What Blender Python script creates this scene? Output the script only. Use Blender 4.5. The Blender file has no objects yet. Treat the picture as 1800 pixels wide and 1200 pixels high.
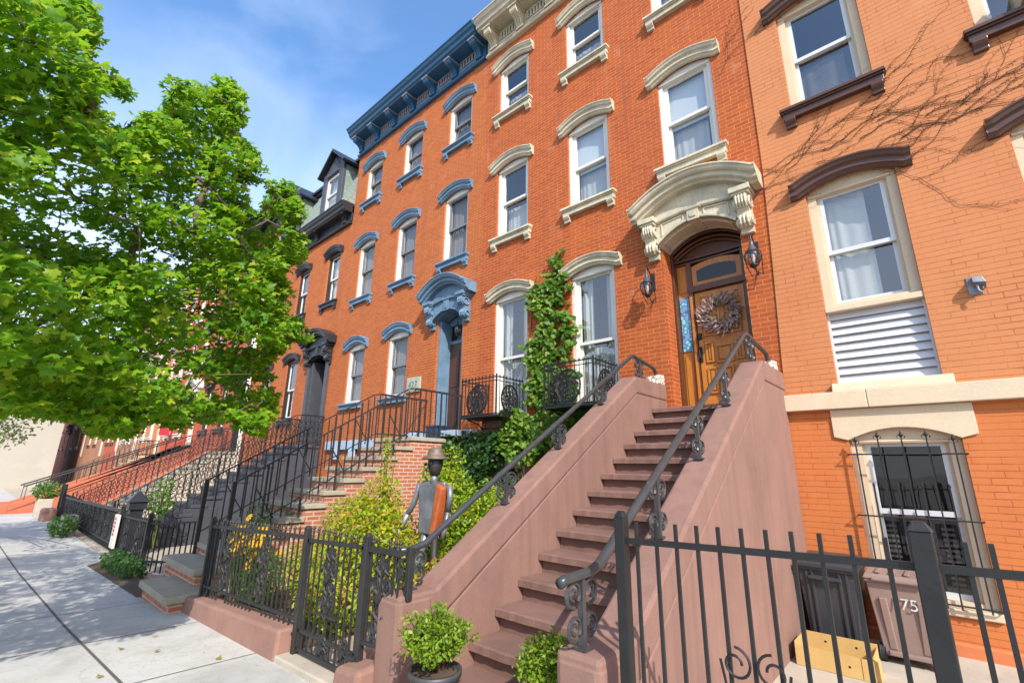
import bpy, math, random
import numpy as np
from mathutils import Matrix, Vector

SC = bpy.context.scene
# ------------------------------------------------------------------ camera
cam_d = bpy.data.cameras.new("camera")
cam = bpy.data.objects.new("camera", cam_d)
SC.collection.objects.link(cam)
RX = (0.7461550584, 0.6656418518, 0.0131739855)      # camera right, in world axes
DN = (-0.1644405260, 0.2034328380, -0.9651810161)    # camera down
FW = (-0.6451449001, 0.7180083604, 0.2612509373)     # camera forward
m = Matrix(((RX[0], -DN[0], -FW[0], 0.0), (RX[1], -DN[1], -FW[1], -6.8), (RX[2], -DN[2], -FW[2], 1.7), (0, 0, 0, 1)))
cam.matrix_world = m
cam_d.sensor_width = 36.0
cam_d.lens = 36.0 * 819.05 / 1800.0
cam_d.clip_start = 0.05
cam_d.clip_end = 2000.0
SC.camera = cam
# ------------------------------------------------------------------ light
SUN = Vector((1.6, -1.0, 1.45)).normalized()         # towards the sun
sun_elev = math.asin(SUN.z)
sun_azim = math.atan2(SUN.x, SUN.y)
w = bpy.data.worlds.new("World")
SC.world = w
w.use_nodes = True
nt = w.node_tree
nt.nodes.clear()
N = nt.nodes.new
out = N("ShaderNodeOutputWorld"); bg = N("ShaderNodeBackground"); sky = N("ShaderNodeTexSky")
sky.sky_type = 'NISHITA'; sky.sun_disc = False
sky.sun_elevation = sun_elev; sky.sun_rotation = sun_azim
sky.air_density = 1.0; sky.dust_density = 1.3; sky.ozone_density = 2.5
tc = N("ShaderNodeTexCoord"); mp = N("ShaderNodeMapping")
mp.inputs['Rotation'].default_value = (0.5, 0.25, 0.6); mp.inputs['Scale'].default_value = (1.0, 2.2, 3.4)
ns = N("ShaderNodeTexNoise"); ns.inputs['Scale'].default_value = 1.6; ns.inputs['Detail'].default_value = 7; ns.inputs['Roughness'].default_value = 0.52
ns.inputs['Distortion'].default_value = 0.5
cr = N("ShaderNodeValToRGB"); cr.color_ramp.elements[0].position = 0.47; cr.color_ramp.elements[1].position = 0.85
cr.color_ramp.elements[1].color = (0.3, 0.3, 0.3, 1)
mx = N("ShaderNodeMixRGB"); mx.inputs['Color2'].default_value = (5.2, 6.0, 7.6, 1)
nt.links.new(tc.outputs['Generated'], mp.inputs['Vector']); nt.links.new(mp.outputs[0], ns.inputs['Vector'])
nt.links.new(ns.outputs['Fac'], cr.inputs[0]); nt.links.new(cr.outputs[0], mx.inputs['Fac'])
hs = N('ShaderNodeHueSaturation'); hs.inputs['Saturation'].default_value = 1.14; hs.inputs['Value'].default_value = 1.5
nt.links.new(sky.outputs[0], hs.inputs['Color']); sz = N('ShaderNodeSeparateXYZ'); nt.links.new(tc.outputs['Generated'], sz.inputs[0])
hz = N('ShaderNodeMapRange'); hz.inputs['From Min'].default_value = 0.66; hz.inputs['From Max'].default_value = 0.3; hz.inputs['To Min'].default_value = 0.0; hz.inputs['To Max'].default_value = 0.72
nt.links.new(sz.outputs[2], hz.inputs['Value'])
hm = N('ShaderNodeMixRGB'); hm.inputs['Color2'].default_value = (4.6, 5.3, 6.4, 1)      # thin summer haze low in the sky
nt.links.new(hz.outputs[0], hm.inputs['Fac']); nt.links.new(hs.outputs[0], hm.inputs['Color1']); nt.links.new(hm.outputs[0], mx.inputs['Color1']); nt.links.new(mx.outputs[0], bg.inputs[0])
bg.inputs[1].default_value = 0.15
nt.links.new(bg.outputs[0], out.inputs[0])
sd = bpy.data.lights.new("sun", 'SUN'); sd.energy = 3.8; sd.angle = math.radians(0.5); sd.color = (1.0, 0.94, 0.85)
sun = bpy.data.objects.new("sun", sd); SC.collection.objects.link(sun)
sun.rotation_euler = SUN.to_track_quat('Z', 'Y').to_euler(); sun.location = (20, -20, 25)
SC.view_settings.view_transform = 'Standard'; SC.view_settings.look = 'None'
SC.view_settings.exposure = 0.73; SC.view_settings.gamma = 1.0; SC.view_settings.use_curve_mapping = False
SC.cycles.max_bounces = 8; SC.cycles.transparent_max_bounces = 12
SC.cycles.use_denoising = True
# ------------------------------------------------------------------ helpers
rnd = random.Random(7)
WL = {}                                               # world location of every object's origin

class MB:
    def __init__(s): s.v = []; s.f = []
    def add(s, vs, fs):
        o = len(s.v); s.v += [tuple(p) for p in vs]; s.f += [tuple(i + o for i in f) for f in fs]; return s
    def poly(s, pts): return s.add(pts, [tuple(range(len(pts)))])
    def box(s, x0, x1, y0, y1, z0, z1):
        return s.add([(x0,y0,z0),(x1,y0,z0),(x1,y1,z0),(x0,y1,z0),(x0,y0,z1),(x1,y0,z1),(x1,y1,z1),(x0,y1,z1)],
                     [(3,2,1,0),(4,5,6,7),(0,1,5,4),(1,2,6,5),(2,3,7,6),(3,0,4,7)])
    def hexa(s, p):                                   # 8 corners, bottom ring then top ring
        return s.add(p, [(3,2,1,0),(4,5,6,7),(0,1,5,4),(1,2,6,5),(2,3,7,6),(3,0,4,7)])
    def prism(s, pts, axis, a, b):
        n = len(pts)
        if axis == 'x': A = [(a, p[0], p[1]) for p in pts]; B = [(b, p[0], p[1]) for p in pts]
        elif axis == 'y': A = [(p[0], a, p[1]) for p in pts]; B = [(p[0], b, p[1]) for p in pts]
        else: A = [(p[0], p[1], a) for p in pts]; B = [(p[0], p[1], b) for p in pts]
        return s.add(A + B, [tuple(range(n))[::-1], tuple(range(n, 2*n))] + [(i, (i+1) % n, n + (i+1) % n, n + i) for i in range(n)])
    def tube(s, pts, r, n=6, closed=False, cap=True):
        P = [Vector(p) for p in pts]; k = len(P)
        R = r if isinstance(r, (list, tuple)) else [r] * k
        ref = None; rings = []
        for i in range(k):
            if closed: t = P[(i+1) % k] - P[i-1]
            else: t = P[min(i+1, k-1)] - P[max(i-1, 0)]
            if t.length < 1e-9: t = Vector((0, 0, 1))
            t.normalize()
            if ref is None: ref = t.orthogonal().normalized()
            ref = (ref - t * ref.dot(t))
            if ref.length < 1e-6: ref = t.orthogonal()
            ref.normalize(); b = t.cross(ref)
            rings.append([P[i] + (ref * math.cos(2*math.pi*j/n) + b * math.sin(2*math.pi*j/n)) * R[i] for j in range(n)])
        vs = [p for ring in rings for p in ring]; fs = []
        for i in range(k if closed else k - 1):
            a = i * n; b2 = ((i+1) % k) * n
            fs += [(a+j, a+(j+1) % n, b2+(j+1) % n, b2+j) for j in range(n)]
        if cap and not closed: fs += [tuple(range(n))[::-1], tuple(range((k-1)*n, k*n))]
        return s.add(vs, fs)
    def bar(s, a, b, w, d=None):                      # square-section bar
        A, B = Vector(a), Vector(b); t = (B - A).normalized(); d = d or w
        u = t.cross(Vector((0, 1, 0)));
        if u.length < 1e-4: u = t.cross(Vector((1, 0, 0)))
        u.normalize(); q = t.cross(u).normalized()
        c = [(-1,-1),(1,-1),(1,1),(-1,1)]
        return s.hexa([A + u*i*w/2 + q*j*d/2 for i, j in c] + [B + u*i*w/2 + q*j*d/2 for i, j in c])
    def lathe(s, prof, cx=0, cy=0, n=16, a0=0.0):
        vs = []; fs = []
        for r, z in prof: vs += [(cx + r*math.cos(a0+2*math.pi*j/n), cy + r*math.sin(a0+2*math.pi*j/n), z) for j in range(n)]
        for i in range(len(prof)-1):
            fs += [(i*n+j, i*n+(j+1) % n, (i+1)*n+(j+1) % n, (i+1)*n+j) for j in range(n)]
        fs += [tuple(range(n))[::-1], tuple(range((len(prof)-1)*n, len(prof)*n))]
        return s.add(vs, fs)
    def sweep(s, path, prof, Y=0.0):                  # path (x,z) along the wall, prof (out along path normal, depth towards street)
        k = len(path); q = len(prof); vs = []; fs = []
        for i in range(k):
            def nrm(a, b):
                dx, dz = b[0]-a[0], b[1]-a[1]; l = math.hypot(dx, dz) or 1; return (-dz/l, dx/l)
            n1 = nrm(path[max(i-1, 0)], path[max(i, 1)]) if i > 0 else nrm(path[0], path[1])
            n2 = nrm(path[i], path[i+1]) if i < k-1 else n1
            nx, nz = n1[0]+n2[0], n1[1]+n2[1]; l = math.hypot(nx, nz); nx /= l; nz /= l
            c = max(0.5, nx*n1[0] + nz*n1[1])
            vs += [(path[i][0] + nx*a/c, Y - d, path[i][1] + nz*a/c) for a, d in prof]
        for i in range(k-1):
            fs += [(i*q+j, i*q+(j+1) % q, (i+1)*q+(j+1) % q, (i+1)*q+j) for j in range(q)]
        fs += [tuple(range(q)), tuple(range((k-1)*q, k*q))[::-1]]
        return s.add(vs, fs)
    def build(s, name, mat, parent=None, smooth=False, bevel=0.0, origin=(0,0,0)):
        me = s.mesh(name, mat, smooth, origin)
        return link(name, me, parent, origin, bevel)
    def mesh(s, name, mat, smooth=False, origin=(0,0,0)):
        me = bpy.data.meshes.new(name)
        ox, oy, oz = origin
        me.from_pydata([(p[0]-ox, p[1]-oy, p[2]-oz) for p in s.v], [], s.f)
        me.materials.append(mat)
        if smooth: me.shade_smooth()
        return me

def link(name, me, parent=None, loc=(0,0,0), bevel=0.0):
    o = bpy.data.objects.new(name, me); SC.collection.objects.link(o)
    loc = Vector(loc); WL[o] = loc
    if parent is not None:
        o.parent = parent; o.location = loc - WL[parent]
    else: o.location = loc
    if bevel > 0:
        b = o.modifiers.new("edge", 'BEVEL'); b.width = bevel; b.segments = 2; b.limit_method = 'ANGLE'; b.angle_limit = math.radians(40)
    return o

def tag(o, label=None, cat=None, group=None, kind=None):
    if label: o["label"] = label
    if cat: o["category"] = cat
    if group: o["group"] = group
    if kind: o["kind"] = kind
    return o

def thing(name, label, cat, loc=(0,0,0), group=None):
    o = bpy.data.objects.new(name, None); SC.collection.objects.link(o)
    o.empty_display_size = 0.2; o.location = loc; WL[o] = Vector(loc)
    return tag(o, label, cat, group)

def copy_tree(o, delta, parent=None):
    c = o.copy(); SC.collection.objects.link(c); WL[c] = WL[o] + Vector(delta)
    if parent is None: c.location = WL[c]
    else: c.parent = parent; c.location = WL[c] - WL[parent]
    for ch in list(o.children): copy_tree(ch, delta, c)
    return c

def arc(x0, x1, z, rise, n=14):
    pts = []
    for i in range(n+1):
        t = -1 + 2*i/n
        pts.append((x0 + (x1-x0)*i/n, z + rise*(1 - t*t)))
    return pts

def spiral(cx, cz, r, turns, a0, Y, n=22, shrink=0.25, flip=1):
    return [(cx + flip*r*(1-(1-shrink)*i/n)*math.cos(a0 + 2*math.pi*turns*i/n), Y, cz + r*(1-(1-shrink)*i/n)*math.sin(a0 + 2*math.pi*turns*i/n)) for i in range(n+1)]

# ------------------------------------------------------------------ materials
def newmat(name):
    m = bpy.data.materials.new(name); m.use_nodes = True; t = m.node_tree; t.nodes.clear()
    o = t.nodes.new("ShaderNodeOutputMaterial"); p = t.nodes.new("ShaderNodeBsdfPrincipled")
    t.links.new(p.outputs[0], o.inputs[0]); return m, t, p

def coords(t, kind='Object'):
    if kind == 'world':
        g = t.nodes.new("ShaderNodeNewGeometry"); return g.outputs['Position']
    c = t.nodes.new("ShaderNodeTexCoord"); return c.outputs[kind]

def noise(t, vec, scale, detail=4, rough=0.55, dist=0.0):
    n = t.nodes.new("ShaderNodeTexNoise"); n.inputs['Scale'].default_value = scale; n.inputs['Detail'].default_value = detail
    n.inputs['Roughness'].default_value = rough; n.inputs['Distortion'].default_value = dist
    t.links.new(vec, n.inputs['Vector']); return n.outputs['Fac']

def ramp(t, fac, stops):
    r = t.nodes.new("ShaderNodeValToRGB"); e = r.color_ramp.elements
    while len(e) < len(stops): e.new(0.5)
    for i, (p, c) in enumerate(stops):
        e[i].position = p; e[i].color = (c, c, c, 1) if isinstance(c, (int, float)) else (*c, 1)
    t.links.new(fac, r.inputs[0]); return r.outputs[0]

def mixc(t, fac, a, b, mode='MIX'):
    x = t.nodes.new("ShaderNodeMixRGB"); x.blend_type = mode
    for s, v in ((x.inputs[0], fac), (x.inputs[1], a), (x.inputs[2], b)):
        if isinstance(v, (int, float)): s.default_value = v
        elif isinstance(v, tuple): s.default_value = (*v, 1)
        else: t.links.new(v, s)
    return x.outputs[0]

def bump(t, p, h, strength=0.3, dist=0.01):
    b = t.nodes.new("ShaderNodeBump"); b.inputs['Strength'].default_value = strength; b.inputs['Distance'].default_value = dist
    t.links.new(h, b.inputs['Height']); t.links.new(b.outputs[0], p.inputs['Normal'])

def mul(c, k): return tuple(min(1.0, x*k) for x in c)

def paint(name, col, rough=0.5, var=0.25, scale=3.0, grime=0.35, bstr=0.12, bscale=60, metal=0.0):
    m, t, p = newmat(name); v = coords(t, 'world')
    n1 = noise(t, v, scale, 6, 0.65); n2 = noise(t, v, scale*7, 4, 0.6)
    c = mixc(t, ramp(t, n1, [(0.35, 0.0), (0.7, 1.0)]), mul(col, 1-var), mul(col, 1+var*0.6))
    st = ramp(t, n2, [(0.55, 0.0), (0.78, grime)])
    c = mixc(t, st, c, mul(col, 0.45))
    t.links.new(c, p.inputs['Base Color']); p.inputs['Roughness'].default_value = rough; p.inputs['Metallic'].default_value = metal
    bump(t, p, noise(t, v, bscale, 3), bstr, 0.004)
    return m

def brick(name, c1, c2, mortar, msize=0.008, fade=0.0, bw=0.205, bh=0.0667, stain=(0.3,0.2,0.18), stain_amt=0.35, pale=None, pale_amt=0.0, bstr=0.5, smooth=0.25, hvar=0.45, streak=0.5):
    m, t, p = newmat(name); v = coords(t, 'world')
    sx = t.nodes.new("ShaderNodeSeparateXYZ"); t.links.new(v, sx.inputs[0])
    ad = t.nodes.new("ShaderNodeMath"); ad.operation = 'ADD'; t.links.new(sx.outputs[0], ad.inputs[0]); t.links.new(sx.outputs[1], ad.inputs[1])
    cx = t.nodes.new("ShaderNodeCombineXYZ"); t.links.new(ad.outputs[0], cx.inputs[0]); t.links.new(sx.outputs[2], cx.inputs[1])
    wob = t.nodes.new("ShaderNodeTexNoise"); wob.inputs['Scale'].default_value = 2.2; wob.inputs['Detail'].default_value = 3
    t.links.new(v, wob.inputs['Vector'])
    sc = t.nodes.new("ShaderNodeVectorMath"); sc.operation = 'MULTIPLY_ADD'; sc.inputs[1].default_value = (0.008, 0.008, 0.008)
    t.links.new(wob.outputs['Color'], sc.inputs[0]); t.links.new(cx.outputs[0], sc.inputs[2])
    b = t.nodes.new("ShaderNodeTexBrick"); b.offset = 0.5
    b.inputs['Scale'].default_value = 1.0; b.inputs['Mortar Size'].default_value = msize; b.inputs['Mortar Smooth'].default_value = smooth
    b.inputs['Brick Width'].default_value = bw; b.inputs['Row Height'].default_value = bh; b.inputs['Bias'].default_value = 0.0
    b.inputs['Color1'].default_value = (*c1, 1); b.inputs['Color2'].default_value = (*c2, 1); b.inputs['Mortar'].default_value = (*mortar, 1)
    t.links.new(sc.outputs[0], b.inputs['Vector'])
    big = noise(t, v, 0.55, 6, 0.6); mid = noise(t, v, 5.0, 5, 0.65); fine = noise(t, v, 45, 3)
    c = b.outputs['Color']
    if fade > 0:                                      # painted-over joints: upright joints mostly filled, bed joints show as thin dark lines
        keep = ramp(t, noise(t, v, 1.6, 5, 0.7), [(0.48, 0.0), (0.62, 1.0)])
        c = mixc(t, keep, mixc(t, fade, c, c1), c)
        fr = t.nodes.new("ShaderNodeSeparateXYZ"); t.links.new(sc.outputs[0], fr.inputs[0])
        dv = t.nodes.new("ShaderNodeMath"); dv.operation = 'DIVIDE'; dv.inputs[1].default_value = bh; t.links.new(fr.outputs[1], dv.inputs[0])
        fc = t.nodes.new("ShaderNodeMath"); fc.operation = 'FRACT'; t.links.new(dv.outputs[0], fc.inputs[0])
        ln = ramp(t, fc.outputs[0], [(0.0, 1.0), (0.06, 1.0), (0.12, 0.0), (1.0, 0.0)])
        mm_ = t.nodes.new("ShaderNodeMath"); mm_.operation = 'MULTIPLY'; t.links.new(ln, mm_.inputs[0])
        t.links.new(ramp(t, noise(t, v, 6.0, 4, 0.7), [(0.32, 0.22), (0.6, 0.9)]), mm_.inputs[1])
        c = mixc(t, mm_.outputs[0], c, mortar)
    c = mixc(t, ramp(t, mid, [(0.4, 0.0), (0.75, hvar)]), c, mul(c1, 0.62))
    c = mixc(t, ramp(t, big, [(0.5, 0.0), (0.72, stain_amt)]), c, stain)
    sk = t.nodes.new('ShaderNodeMapping'); sk.inputs['Scale'].default_value = (2.6, 2.6, 0.22); t.links.new(v, sk.inputs[0])
    ns_ = noise(t, sk.outputs[0], 1.0, 6, 0.68, 0.2)
    c = mixc(t, ramp(t, ns_, [(0.56, 0.0), (0.74, streak)]), c, mul(stain, 0.75))
    c = mixc(t, ramp(t, ns_, [(0.28, streak*0.7), (0.42, 0.0)]), c, mul(mortar, 1.05))
    if pale:
        pm = noise(t, v, 1.7, 7, 0.7, 0.4); pm2 = ramp(t, pm, [(0.6, 0.0), (0.74, pale_amt)])
        c = mixc(t, pm2, c, pale)
    t.links.new(c, p.inputs['Base Color']); p.inputs['Roughness'].default_value = 0.85
    iv = t.nodes.new("ShaderNodeMath"); iv.operation = 'MULTIPLY_ADD'; iv.inputs[1].default_value = -1.0
    t.links.new(b.outputs['Fac'], iv.inputs[0])
    f2 = t.nodes.new("ShaderNodeMath"); f2.operation = 'MULTIPLY'; f2.inputs[1].default_value = 0.45; t.links.new(fine, f2.inputs[0])
    t.links.new(f2.outputs[0], iv.inputs[2])
    bump(t, p, iv.outputs[0], bstr, 0.006)
    return m

def stone(name, col, rough=0.85, var=0.2, scale=2.5, fine=40, bstr=0.3, stain=None, stain_amt=0.4, streak=0.0):
    m, t, p = newmat(name); v = coords(t, 'world')
    n1 = noise(t, v, scale, 7, 0.65); n2 = noise(t, v, fine, 4, 0.6)
    c = mixc(t, ramp(t, n1, [(0.3, 0.0), (0.72, 1.0)]), mul(col, 1-var), mul(col, 1+var*0.7))
    c = mixc(t, ramp(t, n2, [(0.35, 0.0), (0.7, 0.3)]), c, mul(col, 1.25))
    if stain:
        n3 = noise(t, v, scale*0.6, 6, 0.7, 0.6)
        c = mixc(t, ramp(t, n3, [(0.55, 0.0), (0.72, stain_amt)]), c, stain)
    if streak > 0:
        mp = t.nodes.new("ShaderNodeMapping"); mp.inputs['Scale'].default_value = (9, 9, 0.5); t.links.new(v, mp.inputs[0])
        n4 = noise(t, mp.outputs[0], 1.0, 4, 0.5)
        c = mixc(t, ramp(t, n4, [(0.45, 0.0), (0.7, streak)]), c, mul(col, 0.72))
    t.links.new(c, p.inputs['Base Color']); p.inputs['Roughness'].default_value = rough
    bump(t, p, n2, bstr, 0.006)
    return m

def wood(name, c1, c2, rough=0.35, axis=2):
    m, t, p = newmat(name); v = coords(t, 'world')
    mp = t.nodes.new("ShaderNodeMapping"); s = [22, 22, 22]; s[axis] = 1.4; mp.inputs['Scale'].default_value = s; t.links.new(v, mp.inputs[0])
    n = noise(t, mp.outputs[0], 1.0, 6, 0.6, 0.6); n2 = noise(t, v, 2.2, 4)
    c = mixc(t, ramp(t, n, [(0.3, 0.0), (0.7, 1.0)]), c1, c2)
    c = mixc(t, ramp(t, n2, [(0.4, 0.0), (0.8, 0.4)]), c, mul(c1, 0.6))
    t.links.new(c, p.inputs['Base Color']); p.inputs['Roughness'].default_value = rough
    bump(t, p, n, 0.1, 0.003); return m

def glass(name, tint=(0.9, 0.93, 0.93), f0=0.16, refl=(1, 1, 1)):
    m = bpy.data.materials.new(name); m.use_nodes = True; t = m.node_tree; t.nodes.clear()
    o = t.nodes.new("ShaderNodeOutputMaterial"); mx = t.nodes.new("ShaderNodeMixShader"); tr = t.nodes.new("ShaderNodeBsdfTransparent")
    gl = t.nodes.new("ShaderNodeBsdfGlossy"); lw = t.nodes.new("ShaderNodeLayerWeight"); lw.inputs[0].default_value = 0.5
    pw = t.nodes.new("ShaderNodeMath"); pw.operation = 'POWER'; pw.inputs[1].default_value = 4.0; t.links.new(lw.outputs['Facing'], pw.inputs[0])
    ml = t.nodes.new("ShaderNodeMath"); ml.operation = 'MULTIPLY_ADD'; ml.inputs[1].default_value = 1-f0; ml.inputs[2].default_value = f0; t.links.new(pw.outputs[0], ml.inputs[0])
    tr.inputs[0].default_value = (*tint, 1); gl.inputs['Roughness'].default_value = 0.015; gl.inputs[0].default_value = (*refl, 1)
    v = coords(t, 'world'); n = noise(t, v, 1.1, 2)
    b = t.nodes.new("ShaderNodeBump"); b.inputs['Strength'].default_value = 0.08; b.inputs['Distance'].default_value = 0.06
    t.links.new(n, b.inputs['Height']); t.links.new(b.outputs[0], gl.inputs['Normal'])
    t.links.new(ml.outputs[0], mx.inputs[0]); t.links.new(tr.outputs[0], mx.inputs[1]); t.links.new(gl.outputs[0], mx.inputs[2]); t.links.new(mx.outputs[0], o.inputs[0])
    return m

def leafmat(name, cols, trans=0.45, rough=0.45, scale=0.9):
    m, t, p = newmat(name)
    g = t.nodes.new("ShaderNodeNewGeometry")
    c = ramp(t, g.outputs['Random Per Island'], [(i/(len(cols)-1), k) for i, k in enumerate(cols)])
    n = noise(t, g.outputs['Position'], scale, 3)
    c = mixc(t, ramp(t, n, [(0.35, 0.0), (0.7, 0.35)]), c, mul(cols[0], 0.8))
    t.links.new(c, p.inputs['Base Color']); p.inputs['Roughness'].default_value = rough
    if 'Specular IOR Level' in p.inputs: p.inputs['Specular IOR Level'].default_value = 0.35
    tr = t.nodes.new("ShaderNodeBsdfTranslucent"); mx = t.nodes.new("ShaderNodeMixShader"); mx.inputs[0].default_value = trans
    c2 = mixc(t, 0.5, c, (0.34, 0.60, 0.03))
    t.links.new(c2, tr.inputs[0]); t.links.new(p.outputs[0], mx.inputs[1]); t.links.new(tr.outputs[0], mx.inputs[2])
    o = [k for k in t.nodes if k.type == 'OUTPUT_MATERIAL'][0]; t.links.new(mx.outputs[0], o.inputs[0])
    return m

M = {}
M['brick_red'] = brick('weathered red brick', (0.405, 0.080, 0.007), (0.315, 0.054, 0.005), (0.47, 0.18, 0.07), 0.0068, stain=(0.26, 0.06, 0.025), stain_amt=0.35, pale=(0.48, 0.26, 0.19), pale_amt=0.4)
M['brick_blue_house'] = brick('orange red brick', (0.43, 0.100, 0.012), (0.345, 0.07, 0.008), (0.46, 0.19, 0.075), 0.0072, stain=(0.28, 0.075, 0.03), stain_amt=0.3, pale=(0.48, 0.27, 0.2), pale_amt=0.3)
M['brick_dark'] = brick('deep red painted brick', (0.43, 0.085, 0.03), (0.38, 0.07, 0.026), (0.38, 0.1, 0.05), 0.006, stain=(0.26, 0.05, 0.02), stain_amt=0.3)
M['brick_scarlet'] = brick('scarlet painted brick', (0.50, 0.075, 0.025), (0.46, 0.065, 0.022), (0.42, 0.075, 0.03), 0.005, stain=(0.3, 0.05, 0.02), stain_amt=0.25)
M['brick_tan'] = brick('faded brown brick', (0.34, 0.15, 0.075), (0.3, 0.12, 0.06), (0.4, 0.25, 0.16), 0.007, stain=(0.2, 0.08, 0.04), stain_amt=0.3)
M['brick_orange'] = brick('peach orange painted brick', (0.50, 0.19, 0.070), (0.47, 0.172, 0.061), (0.24, 0.062, 0.02), 0.0045, 0.85, bw=0.215, bh=0.0667, stain=(0.44, 0.125, 0.04), stain_amt=0.4, pale=(0.6, 0.3, 0.17), pale_amt=0.3, bstr=0.45, smooth=0.1, hvar=0.12, streak=0.16)
M['brick_stoop'] = brick('mortar smeared old brick', (0.42, 0.135, 0.065), (0.36, 0.10, 0.05), (0.5, 0.36, 0.28), 0.013, stain=(0.3, 0.15, 0.09), stain_amt=0.6, pale=(0.55, 0.38, 0.31), pale_amt=0.85, streak=0.6)
M['brownstone'] = stone('painted brownstone stucco', (0.225, 0.123, 0.096), 0.9, 0.2, 1.4, 70, 0.28, stain=(0.155, 0.082, 0.064), stain_amt=0.7, streak=0.55)
M['brownstone_step'] = stone('worn brownstone tread', (0.18, 0.098, 0.077), 0.9, 0.25, 2.2, 60, 0.35, stain=(0.12, 0.066, 0.052), stain_amt=0.75)
M['brick_orange_low'] = brick('bright orange painted brick', (0.50, 0.152, 0.040), (0.475, 0.138, 0.035), (0.28, 0.06, 0.015), 0.0042, 0.9, bw=0.215, stain=(0.44, 0.11, 0.025), stain_amt=0.35, pale=(0.62, 0.28, 0.12), pale_amt=0.3, bstr=0.45, smooth=0.1, hvar=0.12, streak=0.16)
M['brownstone_dark'] = stone('worn brownstone', (0.26, 0.14, 0.105), 0.9, 0.2, 3.0, 60, 0.35, stain=(0.16, 0.085, 0.065), stain_amt=0.5)
M['bluestone'] = stone('weathered bluestone tread', (0.33, 0.29, 0.215), 0.85, 0.22, 3.0, 50, 0.3, stain=(0.2, 0.17, 0.12), stain_amt=0.4)
M['cream'] = paint('cream trim paint', (0.53, 0.47, 0.34), 0.55, 0.24, 3.0, 0.6, 0.25, 45)
M['cream_stone'] = stone('cream painted stone', (0.55, 0.45, 0.315), 0.75, 0.1, 1.6, 40, 0.25, stain=(0.5, 0.36, 0.2), stain_amt=0.35)
M['white'] = paint('white window paint', (0.64, 0.62, 0.565), 0.45, 0.08, 2.0, 0.18)
M['vinyl'] = paint('white vinyl', (0.56, 0.57, 0.59), 0.35, 0.04, 2.0, 0.06)
M['blue_trim'] = paint('dusty blue trim paint', (0.125, 0.215, 0.31), 0.5, 0.24, 3.0, 0.55, 0.25, 45)
M['blue_deep'] = paint('deep blue cornice paint', (0.022, 0.105, 0.215), 0.4, 0.2, 2.0, 0.3)
M['blue_pale'] = paint('pale blue stone paint', (0.36, 0.46, 0.58), 0.6, 0.12, 2.0, 0.3)
M['lilac'] = paint('faded lilac grey paint', (0.30, 0.28, 0.31), 0.6, 0.2, 5.0, 0.4)
M['black_trim'] = paint('black trim paint', (0.022, 0.024, 0.03), 0.4, 0.25, 2.5, 0.3)
M['slate_paint'] = paint('slate grey paint', (0.055, 0.057, 0.072), 0.5, 0.18, 2.0, 0.3)
M['slate_roof'] = brick('sage slate shingles', (0.24, 0.29, 0.25), (0.2, 0.25, 0.21), (0.08, 0.1, 0.09), 0.006, bw=0.28, bh=0.17, stain=(0.16, 0.2, 0.16), stain_amt=0.4)
M['brown_trim'] = paint('dark brown trim paint', (0.085, 0.038, 0.026), 0.35, 0.2, 2.0, 0.3)
M['iron'] = paint('black wrought iron', (0.012, 0.012, 0.012), 0.5, 0.3, 8.0, 0.3, 0.2, 90)
M['iron_grey'] = paint('weathered grey iron', (0.022, 0.021, 0.021), 0.62, 0.3, 8.0, 0.4, 0.3, 90)
M['rail_iron'] = paint('glossy charcoal rail paint', (0.045, 0.047, 0.05), 0.28, 0.2, 8.0, 0.3, 0.1, 90)
M['oak'] = wood('varnished oak', (0.52, 0.20, 0.032), (0.38, 0.12, 0.016))
M['oak_dark'] = wood('dark varnished oak', (0.115, 0.04, 0.012), (0.07, 0.024, 0.008))
M['walnut'] = wood('dark walnut door', (0.10, 0.035, 0.018), (0.06, 0.02, 0.01))
M['glass'] = glass('window glass')
M['glass_dark'] = glass('dark screened glass', (0.75, 0.75, 0.76), 0.06)
M['glass_low'] = glass('dusty basement glass', (0.8, 0.8, 0.8), 0.05)
M['glass_lamp'] = glass('lamp glass', (0.75, 0.7, 0.68), 0.08)
M['curtain'] = paint('white sheer curtain', (0.4, 0.4, 0.39), 0.9, 0.08, 3, 0.1)
M['blind'] = paint('pale blue white blind', (0.52, 0.56, 0.6), 0.8, 0.05, 3, 0.05)
M['screen'] = paint('grey window screen', (0.25, 0.245, 0.25), 0.8, 0.1, 3, 0.1)
M['cloth_dark'] = paint('charcoal hanging cloth', (0.075, 0.07, 0.068), 0.95, 0.35, 9, 0.3, 0.5, 40)
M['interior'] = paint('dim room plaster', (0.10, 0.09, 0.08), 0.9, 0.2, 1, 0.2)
M['concrete'] = stone('pale concrete', (0.455, 0.445, 0.42), 0.88, 0.09, 0.7, 90, 0.2, stain=(0.36, 0.345, 0.32), stain_amt=0.5)
M['concrete_old'] = stone('old areaway concrete', (0.40, 0.35, 0.28), 0.9, 0.2, 2.5, 50, 0.35, stain=(0.28, 0.22, 0.16), stain_amt=0.5)
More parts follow.
